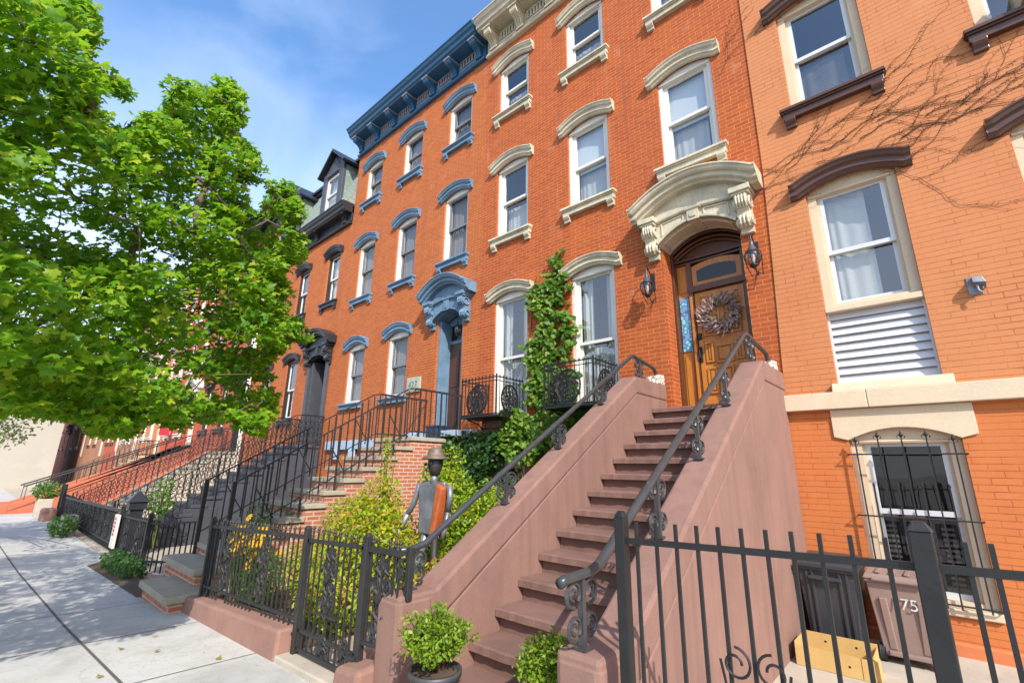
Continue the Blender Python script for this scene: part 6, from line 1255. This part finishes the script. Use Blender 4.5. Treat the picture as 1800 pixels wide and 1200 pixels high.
SMALL_DATA = "-1639 -607 509 30 -1242 -722 411 51 -1335 -608 369 34 -1361 -619 277 42 -1219 -617 279 46 -1262 -668 327 46 -1229 -703 228 37 -1412 -706 345 54 -1318 -647 430 44 -1555 -650 479 48 -1449 -654 460 52 -1339 -649 291 38 -1538 -666 375 44 -1319 -596 326 47 -1615 -704 260 45 -1349 -719 460 48 -1202 -667 366 42 -1637 -645 456 31 -1442 -700 220 36 -1266 -612 447 53 -1586 -628 513 32 -1678 -744 423 34 -1315 -643 355 32 -1190 -710 384 48 -1629 -642 248 36 -1645 -687 506 53 -1354 -705 249 38 -1512 -677 274 44 -1512 -614 273 50 -1342 -737 380 43 -1310 -684 209 36 -1326 -615 460 31 -1554 -590 409 41 -1363 -645 366 37 -1577 -705 501 49 -1418 -750 422 42 -1616 -609 320 53 -1584 -664 283 36 -1374 -715 302 55 -1672 -702 292 49 -1391 -735 453 34 -1436 -680 303 36 -1591 -694 338 53 -1491 -635 357 49 -1683 -563 374 48 -1591 -744 396 43 -1561 -717 250 34 -1199 -635 436 55 -1376 -650 234 47 -1663 -603 454 38 -1204 -658 238 54 -1653 -732 340 33 -1620 -703 374 35 -1375 -663 313 38 -1613 -696 421 36 -1520 -608 337 35 -1411 -623 288 43 -1473 -718 355 34 -1640 -747 484 52 -1667 -619 319 33 -1254 -646 372 44 -1533 -740 436 39 -1673 -735 388 32 -1527 -700 220 40 -1567 -754 472 45 -1591 -698 219 51 -1697 -634 224 38 -1515 -703 375 39 -1563 -606 496 36 -1378 -613 400 43 -1616 -570 354 34 -1356 -827 384 41 -1279 -811 442 39 -1647 -814 555 55 -1393 -917 619 53 -1631 -874 349 43 -1434 -880 657 51 -1251 -930 451 45 -1623 -821 340 55 -1442 -929 377 45 -1373 -903 400 36 -1495 -834 664 39 -1310 -865 613 54 -1624 -886 634 47 -1492 -797 365 50 -1337 -949 563 47 -1451 -916 602 36 -1460 -852 321 51 -1562 -975 491 51 -1226 -832 541 44 -1285 -781 328 40 -1453 -824 642 38 -1250 -891 544 39 -1613 -968 433 40 -1640 -795 400 54 -1600 -825 417 38 -1459 -970 531 53 -1650 -865 461 48 -1548 -852 376 37 -1570 -932 389 50 -1559 -877 642 38 -1493 -815 325 37 -1369 -966 458 38 -1277 -866 530 36 -1471 -968 471 51 -1306 -863 427 54 -1236 -880 437 49 -1520 -929 341 46 -1411 -881 323 48 -1411 -777 330 46 -1591 -877 529 44 -1355 -868 668 51 -1432 -1018 583 49 -1613 -936 467 41 -1514 -840 281 46 -1645 -896 598 37 -1224 -779 472 43 -1523 -944 666 42 -1537 -866 684 45 -1571 -997 405 38 -1587 -834 555 54 -1424 -954 612 40 -1511 -998 561 43 -1335 -904 329 47 -1308 -834 365 43 -1338 -925 477 40 -1410 -979 348 45 -1403 -956 521 46 -1533 -921 606 38 -1286 -985 523 36 -1518 -935 548 39 -1456 -818 282 37 -1283 -859 492 38 -1404 -846 618 40 -1610 -792 465 39 -1285 -964 419 45 -1572 -939 530 40 -1328 -814 605 42 -1519 -886 628 39 -1588 -889 351 37 -1645 -828 492 43 -1472 -953 393 35 -1272 -799 493 42 -1510 -969 371 50 -1271 -815 589 37 -1320 -779 429 44 -1596 -872 469 38 -1267 -895 353 44 -1325 -1006 567 50 -1356 -963 338 43 -1380 -1005 589 38"
# ------------------------------------------------------------------ plants
MAPLE = [(0,0),(.10,-.02),(.34,-.16),(.30,.02),(.52,.16),(.36,.26),(.40,.44),(.20,.40),(.12,.52),(.17,.68),(0,1.0),(-.17,.68),(-.12,.52),(-.20,.40),(-.40,.44),(-.36,.26),(-.52,.16),(-.30,.02),(-.34,-.16),(-.10,-.02)]
IVY = [(0,0),(.28,-.06),(.5,.25),(.3,.5),(0,1.0),(-.3,.5),(-.5,.25),(-.28,-.06)]
OVAL = [(0,0),(.22,.3),(.2,.65),(0,1.0),(-.2,.65),(-.22,.3)]
LANCE = [(0,0),(.12,.35),(.08,.75),(0,1.0),(-.08,.75),(-.12,.35)]
def leaves(name, parent, mat, P, S, shape, bias, seed, cup=.12, spread=1.0, hang=0.0):
    """P points (n,3), S sizes, bias = preferred normal (n,3) or one vector."""
    R = np.random.default_rng(seed); P = np.asarray(P, float); n = len(P); S = np.broadcast_to(np.asarray(S, float), (n,))
    nb = np.broadcast_to(np.asarray(bias, float), (n, 3)) + R.normal(size=(n, 3))*spread*.55
    nb = nb / np.linalg.norm(nb, axis=1, keepdims=True)
    u = R.normal(size=(n, 3)); u[:, 2] -= hang; u -= nb*(u*nb).sum(1, keepdims=True); u /= np.linalg.norm(u, axis=1, keepdims=True)
    v = np.cross(nb, u)
    sh = np.array(shape); k = len(sh)
    z = -cup*(np.abs(sh[:, 0])*1.0 + (sh[:, 1]-.4)**2)
    V = P[:, None, :] + S[:, None, None]*(v[:, None, :]*sh[None, :, 0, None] + u[:, None, :]*(sh[None, :, 1, None]-.4) + nb[:, None, :]*z[None, :, None])
    C = P + S[:, None]*u*(-.1+0.05)
    allv = np.concatenate([V, C[:, None, :]], 1)
    tris = np.array([[i, (i+1) % k, k] for i in range(k)])
    F = (tris[None] + (np.arange(n)*(k+1))[:, None, None]).reshape(-1, 3)
    me = bpy.data.meshes.new(name); off = np.array(WL[parent]) if parent is not None else np.zeros(3)
    me.vertices.add(n*(k+1)); me.vertices.foreach_set('co', (allv.reshape(-1, 3) - 0).astype(np.float32).ravel())
    me.loops.add(F.size); me.loops.foreach_set('vertex_index', F.astype(np.int32).ravel())
    me.polygons.add(len(F)); me.polygons.foreach_set('loop_start', np.arange(0, F.size, 3, dtype=np.int32)); me.polygons.foreach_set('loop_total', np.full(len(F), 3, np.int32))
    me.update(calc_edges=True); me.validate(); me.materials.append(mat); me.shade_smooth()
    return link(name, me, parent, (0, 0, 0))
def cloud(R, c, r, n, flat=(1, 1, .7), shell=.35):
    d = R.normal(size=(n, 3)); d /= np.linalg.norm(d, axis=1, keepdims=True)
    q = R.uniform(shell**3, 1, n)**(1/3)
    return np.asarray(c) + d*q[:, None]*r*np.asarray(flat)

# ---- big maple
D = np.array([int(v) for v in MAPLE_DATA.split()], float).reshape(-1, 4)/100
TR = thing('maple_tree', 'large maple with broad lobed leaves overhanging the pavement, its trunk out of the picture', 'tree', (-5.2, -8.6, .05))
R = np.random.default_rng(11); pts = []; 
NF = len(D) - 191
_g = [i for i in range(len(D)) if i >= NF or D[i, 3] < .2 or R.random() > .22]
for i_ in _g:
    x, y, z, r = D[i_]; pts.append(cloud(R, (x, y, z), r, int(14 + (235 if i_ < NF else 44)*r*r/.16), (1.05, 1.05, .5), .1))
P = np.concatenate(pts)
S_ = R.uniform(.052, .105, len(P))
leaves('crown', TR, M['leaf_maple'], P, S_, MAPLE, (.42, -.32, .75), 21, .3, .85, .4)
b = MB(); base = Vector((-5.2, -8.6, -.1)); fork = Vector((-5.0, -8.3, 3.1))
b.tube([base, (-5.22,-8.6,.15), (-5.2,-8.55,1.2), (-5.1,-8.45,2.2), fork], [.26,.19,.165,.155,.15], 10)
C3 = D[:, :3]; F3 = np.array(fork); od = np.argsort(np.linalg.norm(C3-F3, axis=1)); par = {}; done = []
for i in od:
    if len(done) < 5: par[i] = -1
    else:
        dd = [np.linalg.norm(C3[i]-C3[j]) for j in done]; j = done[int(np.argmin(dd))]; par[i] = j
    done.append(i)
wt = {i: 1 for i in od}
for i in od[::-1]:
    if par[i] >= 0: wt[par[i]] += wt[i]
rad = lambda n: min(.05, .0030*n**.5 + .002)
for i in od:
    a = fork if par[i] < 0 else Vector(C3[par[i]]); e = Vector(C3[i]); mid = a.lerp(e, .5) + Vector((R.normal()*.05, R.normal()*.05, R.normal()*.04))
    b.tube([a, mid, e], [rad(wt[i])*1.1, rad(wt[i]), rad(wt[i])*.85], 5)
b.build('trunk', M['bark'], TR, True, 0, (-5.2, -8.6, .05))
# ---- smaller leaved tree farther down the pavement
D2 = np.array([int(v) for v in SMALL_DATA.split()], float).reshape(-1, 4)/100
T2 = thing('street_tree', 'small leaved olive green street tree beyond the maple, in front of the pale end wall', 'tree', (-15, -8.4, -.15))
P = np.concatenate([cloud(R, (x, y, z), r, int(70 + 120*r), (1, 1, .8), .1) for x, y, z, r in D2])
leaves('crown', T2, M['leaf_small'], P, R.uniform(.05, .095, len(P)), OVAL, (.2, -.2, .8), 31, .1, 1.2)
b = MB(); fk = Vector((-14.9, -8.3, 3.0)); b.tube([(-15,-8.4,-.3), (-15,-8.4,.2), (-15,-8.35,1.8), fk], [.2,.14,.12,.11], 8)
for x, y, z, r in D2[::2]:
    e = Vector((x, y, z)); b.tube([fk, fk.lerp(e, .5)+Vector((0,0,.25)), e], [.04, .025, .008], 4)
b.build('trunk', M['bark'], T2, True, 0, (-15, -8.4, 0))

# ---- ivy
IV = thing('ivy', 'climbing ivy growing up the brick between the two parlour windows and along under the balconies', 'climber', (-5.2, -.1, .1))
def wallpts(R, n, x0, x1, z0, z1, fn):
    out = []
    while len(out) < n:
        x, z = R.uniform(x0, x1), R.uniform(z0, z1)
        if fn(x, z): out.append((x, z))
    return np.array(out)
def ivy_col(x, z):
    nz = .16*math.sin(z*3.1) + .10*math.sin(z*7.3+1) + .06*math.sin(z*17)
    if z > 5.2: lo, hi = -5.05-.1*(5.75-z), -4.86+.25*(5.75-z)
    elif z > 4.9: lo, hi = -5.62+.25*(z-4.9)+nz*.3, -4.62
    elif z > 3.4: lo, hi = -5.66+nz*1.1+.10*(4.5-z), -4.60+.12*math.sin(z*5)
    else: lo, hi = -5.62+nz*.6, -4.46
    if 3.5 < z < 4.75 and -4.98 < x < -4.78 and (int(z*6) % 2): return False
    if 3.9 < z < 4.9 and x < -5.35 and math.sin(z*9) > .2: return False
    e = .10*math.sin(z*23+1.3)+.07*math.sin(z*41)+.05*math.sin(z*67+x*30)
    if math.sin(x*17+z*9)*math.sin(z*13-x*11) > .55 and z < 4.9: return False
    return lo+.06+e < x < hi-.05+e*.8
p1 = wallpts(R, 2900, -5.8, -4.3, 2.5, 5.75, ivy_col)
A = np.c_[p1[:, 0], -R.uniform(.02, .16, len(p1)), p1[:, 1]]
p2 = wallpts(R, 2600, -7.0, -3.4, 1.75, 2.75, lambda x, z: z < 2.62+.18*math.sin(x*4)-.5*max(0, -6.2-x) and z > 1.85+.2*math.sin(x*5+1)-.3*max(0,-x-5.6)*0 and not (-6.5 < x < -6.05 and z > 2.2))
B_ = np.c_[p2[:, 0], -R.uniform(.05, .42, len(p2)), p2[:, 1]]
leaves('foliage', IV, M['leaf_ivy'], np.concatenate([A, B_]), R.uniform(.06, .115, len(A)+len(B_)), IVY, (.25, -.9, .45), 41, .15, .9, .9)
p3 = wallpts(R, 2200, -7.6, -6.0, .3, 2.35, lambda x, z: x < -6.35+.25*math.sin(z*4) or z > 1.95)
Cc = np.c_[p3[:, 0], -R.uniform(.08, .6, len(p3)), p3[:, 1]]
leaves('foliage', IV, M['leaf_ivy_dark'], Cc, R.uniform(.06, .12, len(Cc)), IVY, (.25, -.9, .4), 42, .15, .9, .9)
b = MB()
for k in range(9):
    x0 = -6.9+.28*k; q = [(x0+.1*math.sin(i*.9+k), -.03, .1+(2.3+(3.0 if 5 <= k <= 7 else 0))*i/9) for i in range(10)]; b.tube([(p[0]+( -.0), p[1], p[2]) for p in q], [.018-.0014*i for i in range(10)], 5)
b.build('stem', M['twig'], IV, False, 0, (-5.2,-.1,.1))
# ---- dead creeper on the orange house
DV = thing('dead_creeper', 'bare brown creeper stems trailing across the orange painted brick below the upper windows', 'climber', (0, -.03, 6.0))
b = MB(); rr = random.Random(5)
def creeper(x, z, ang, L, r, depth):
    pts = [(x, -.03, z)]; n = int(L/.045); a = ang
    for i in range(n):
        a += rr.gauss(0, .22) + (ang-a)*.15; x += .045*math.cos(a); z += .045*math.sin(a); pts.append((x, -.028-.006*rr.random(), z))
        if rr.random() < .55:
            t = a + rr.choice((-1, 1))*rr.uniform(.6, 1.5); l = rr.uniform(.015, .05)
            b.tube([pts[-1], (x+l*math.cos(t), -.035, z+l*math.sin(t))], [r*.9, r*.5], 3)
        if depth < 2 and rr.random() < .06 and n-i > 5: creeper(x, z, a+rr.choice((-1, 1))*rr.uniform(.25, .7), L*rr.uniform(.2, .55), r*.75, depth+1)
        if x > 4.8 or z > 9.5 or x < -1.9: break
    if len(pts) > 2: b.tube(pts, [r*(1-.6*i/len(pts)) for i in range(len(pts))], 4)
for (x, z, a, L, r) in ((-1.28,5.92,.13,1.5,.006),(-1.26,5.80,.17,2.4,.007),(-1.3,5.62,.2,2.6,.006),(-.95,5.78,.22,1.8,.007),(-.5,5.88,.22,1.9,.008),(-.6,5.72,.3,1.6,.006),(-.1,5.85,.28,1.6,.008),(.1,6.02,.22,1.2,.008),(.0,5.62,.25,1.9,.007),(.28,5.66,.3,2.0,.009),(.3,5.5,.34,1.7,.007),(.55,5.85,.32,1.6,.009),(.3,5.35,.6,1.2,.006),(-1.4,5.3,.28,.9,.004),(-1.35,5.15,.35,1.2,.003)): creeper(x, z, a, L, r*.62, 0)
b.build('stem', M['twig'], DV, False, 0, (0,-.03,6))
D3 = thing('dead_creeper', 'thin bare creeper beside the top right window of the cream trimmed house', 'climber', (-1.5, -.03, 8)); b = MB()
for (x, z, a, L, r) in ((-1.5,8.1,1.0,1.0,.006),(-1.62,7.9,.85,1.2,.006),(-1.55,8.25,.9,.8,.006),(-1.45,8.35,1.0,.7,.006)): creeper(x, z, a, L, r*.62, 0)
b.build('stem', M['twig'], D3, False, 0, (-1.5,-.03,8))

# ---- garden shrubs behind the fence
def shrub(name, label, cat, spots, mat, n, size, seed, shape=OVAL, group=None, bias=(.2,-.4,.8), stemmat=None, base_z=.1, mat2=None):
    R = np.random.default_rng(seed); c0 = spots[0]
    S = thing(name, label, cat, (c0[0], c0[1], base_z), group)
    w_ = np.array([s[3]**2*s[4] for s in spots]); w_ /= w_.sum(); pts = []
    for s, q in zip(spots, w_): pts.append(cloud(R, s[:3], 1.0, max(8, int(n*q)), (s[3], s[3], s[4]), .35))
    P = np.concatenate(pts)
    if mat2 is not None:
        k = int(len(P)*.25); R.shuffle(P); leaves('foliage', S, mat2, P[:k], R.uniform(size*.6, size*1.2, k), shape, bias, seed+2, .1, 1.2); P = P[k:]
    leaves('foliage', S, mat, P, R.uniform(size*.6, size*1.2, len(P)), shape, bias, seed+1, .1, 1.2)
    b = MB()
    for s in spots:
        for i in range(4):
            e = (s[0]+R.normal()*s[3]*.4, s[1]+R.normal()*s[3]*.4, s[2]+s[4]*R.uniform(0, .7)); b.tube([(s[0]+R.normal()*.06, s[1]+R.normal()*.06, base_z-.05), ((s[0]+e[0])/2, (s[1]+e[1])/2, (base_z+e[2])/2), e], [.012, .009, .004], 4)
    b.build('stem', stemmat or M['stem'], S, False, 0, (c0[0], c0[1], base_z)); return S
shrub('shrub', 'tall yellow green shrub with an upright plume before the brick stoop', 'shrub', [(-6.55,-2.9,.80,.5,.5),(-6.0,-3.0,.75,.5,.52),(-6.15,-2.75,1.15,.36,.45),(-6.3,-2.6,1.65,.13,.55),(-6.35,-2.6,1.95,.07,.35),(-5.55,-3.1,.75,.5,.5),(-5.1,-3.25,.62,.42,.45),(-5.75,-3.7,.42,.42,.34),(-5.2,-3.95,.35,.36,.28),(-4.75,-4.0,.32,.3,.26),(-6.3,-3.6,.45,.42,.35)], M['leaf_gold'], 14500, .062, 51, mat2=M['leaf_rust'])
shrub('shrub', 'bushy yellow green shrub rising beside the metal figure', 'shrub', [(-5.75,-2.0,1.5,.34,.36),(-5.35,-2.1,1.2,.42,.5),(-5.6,-1.9,1.8,.22,.25),(-4.95,-2.4,.85,.5,.5),(-4.4,-2.2,.9,.45,.5),(-4.0,-2.4,.8,.4,.45),(-4.7,-2.0,1.2,.3,.35)], M['leaf_gold'], 10000, .066, 53, mat2=M['leaf_green'])
shrub('shrub', 'low turning shrub with orange and yellow leaves against the brownstone stoop', 'shrub', [(-3.75,-3.0,.62,.36,.42),(-3.65,-2.3,.85,.36,.5),(-4.0,-3.4,.45,.36,.35),(-3.5,-3.7,.55,.22,.35),(-3.75,-1.6,1.0,.34,.5)], M['leaf_rust'], 6500, .062, 55, mat2=M['leaf_gold'])
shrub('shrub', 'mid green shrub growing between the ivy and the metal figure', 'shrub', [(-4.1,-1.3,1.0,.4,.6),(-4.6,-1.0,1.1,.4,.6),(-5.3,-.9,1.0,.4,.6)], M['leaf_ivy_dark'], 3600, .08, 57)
YF = shrub('flowering_plant', 'yellow coneflowers blooming through the left end of the garden fence', 'flowers', [(-6.5,-4.25,.45,.26,.36),(-6.15,-4.25,.4,.25,.30),(-6.75,-4.2,.4,.2,.30)], M['leaf_green'], 2200, .075, 59, LANCE)
b = MB(); c = MB(); R = np.random.default_rng(61)
for i in range(46):
    x, y, z = -6.42+R.normal()*.24, -4.38+R.normal()*.11, .80+R.normal()*.12
    tl = Vector((R.normal()*.35+.25, -.7+R.normal()*.3, .7)).normalized(); u = tl.orthogonal().normalized(); v = tl.cross(u)
    for k in range(9):
        a = k*6.283/9; d = u*math.cos(a)+v*math.sin(a); s = tl.cross(d)*.013
        p = Vector((x,y,z)); b.add([tuple(p+d*.01), tuple(p+d*.03+s), tuple(p+d*.058-tl*.008), tuple(p+d*.03-s)], [(0,1,2,3)])
    c.add([tuple(Vector((x,y,z))+u*.014*math.cos(q)+v*.014*math.sin(q)) for q in [j*1.047 for j in range(6)]]+[tuple(Vector((x,y,z))+tl*.014)], [(j,(j+1) % 6,6) for j in range(6)])
    c.tube([(x,y,z),(x+.01,y+.02,z-.2),(x+.03,y+.05,.2)],.0035,3)
b.build('blossom', M['petal'], YF, False, 0, (-6,-4.3,.8)); c.build('flower_stem', M['stem'], YF, False, 0, (-6,-4.3,.6))
shrub('shrub', 'small grey green shrub between the brick stoop railing and the fence end', 'shrub', [(-8.0,-3.2,.85,.25,.3),(-7.4,-4.0,.75,.3,.28),(-7.7,-3.8,1.0,.2,.2)], leafmat('grey green leaf', [(.10,.16,.07),(.15,.21,.09)], .35), 520, .075, 63)
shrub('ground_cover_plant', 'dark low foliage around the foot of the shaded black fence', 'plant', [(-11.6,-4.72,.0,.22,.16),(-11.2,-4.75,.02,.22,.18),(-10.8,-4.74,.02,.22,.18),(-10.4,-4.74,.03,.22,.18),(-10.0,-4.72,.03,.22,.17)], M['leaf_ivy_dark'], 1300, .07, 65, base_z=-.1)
shrub('shrub', 'round green shrub on the pavement edge against the pale stone block', 'shrub', [(-16.9,-4.95,.12,.3,.3)], M['leaf_green'], 420, .10, 67, base_z=-.15)
shrub('shrub', 'clipped green shrub growing in the grey planter near the red stoop', 'shrub', [(-24.1,-4.8,.68,.42,.34)], M['leaf_green'], 420, .13, 69, base_z=.35)
shrub('shrub', 'bright green plant behind the white sign on the dark fence', 'shrub', [(-12.8,-3.9,.85,.28,.3),(-13.1,-3.8,1.2,.22,.2)], M['leaf_green'], 420, .085, 71, base_z=0)

# ---- potted boxwoods at the stoop
def pot(label, x, y, z0, r, h, sx):
    T = thing('potted_shrub', label, 'potted plant', (x, y, z0), 'boxwoods flanking the stoop')
    b = MB(); b.lathe([(.001,z0),(r*.74,z0),(r*.98,z0+h-.03),(r*1.07,z0+h-.03),(r*1.08,z0+h),(r*.99,z0+h+.003),(r*.95,z0+h-.025)], x, y, 24)
    po = b.build('plant_pot', paint('dark plastic pot', (.05,.05,.055), .5, .2, 6, .4), T, True, 0, (x,y,z0))
    b = MB(); b.lathe([(.001,z0+h-.035),(r*.96,z0+h-.03),(r*.9,z0+h-.02),(.001,z0+h-.0)], x, y, 16); b.build('soil', M['soil'], T, False, 0, (x,y,z0+h))
    R = np.random.default_rng(int(x*-100)); c = (x, y, z0+h+.2*sx); pts = []
    b = MB()
    for i in range(135):
        d = R.normal(size=3); d /= np.linalg.norm(d); d[2] = abs(d[2])*1.0-.25; l = R.uniform(.68, 1.24)*(1+.16*math.sin(d[0]*5+x*9)*math.cos(d[2]*6+d[1]*4)); e = np.array(c) + d*np.array([.235*sx,.235*sx,.225*sx])*l
        s0 = np.array([x+R.normal()*.02, y+R.normal()*.02, z0+h-.02]); mid = s0*.45+e*.55+np.array([0,0,.02]); b.tube([tuple(s0), tuple(mid), tuple(e)], [.005,.0035,.002], 4)
        tt = R.uniform(.45, 1.02, 26); q = s0[None]*(1-tt)[:, None]**2 + 2*mid[None]*(tt*(1-tt))[:, None] + e[None]*(tt**2)[:, None]; pts.append(q + R.normal(size=q.shape)*.016)
    leaves('foliage', T, M['leaf_box'], np.concatenate(pts), R.uniform(.02, .036, sum(len(p) for p in pts)), OVAL, (.2,-.3,.8), 81+int(x*10), .15, 1.4)
    b.build('stem', M['twig'], T, False, 0, (x,y,z0+h)); return T
pot('round boxwood in a dark pot before the left pier of the brownstone stoop', -2.40, -4.76, .205, .145, .36, .86)
pot('boxwood half hidden behind the right pier at the stoop foot', -1.84, -4.40, .16, .125, .33, .72)
# fallen leaves on the pavement
R = np.random.default_rng(91)
for i, (x, y) in enumerate(((-6.1,1.55),(-5.55,1.45),(-5.9,1.25),(-4.9,1.75),(-5.2,1.0))):
    o = leaves('fallen_leaf', None, M['leaf_rust'], [(x, y-6.8, gz(x)+.02)], [.055], MAPLE, (0,0,1), 100+i, .1, .2)
    tag(o, 'dry fallen leaf lying on the pale concrete pavement', 'leaf', 'fallen leaves on the pavement')
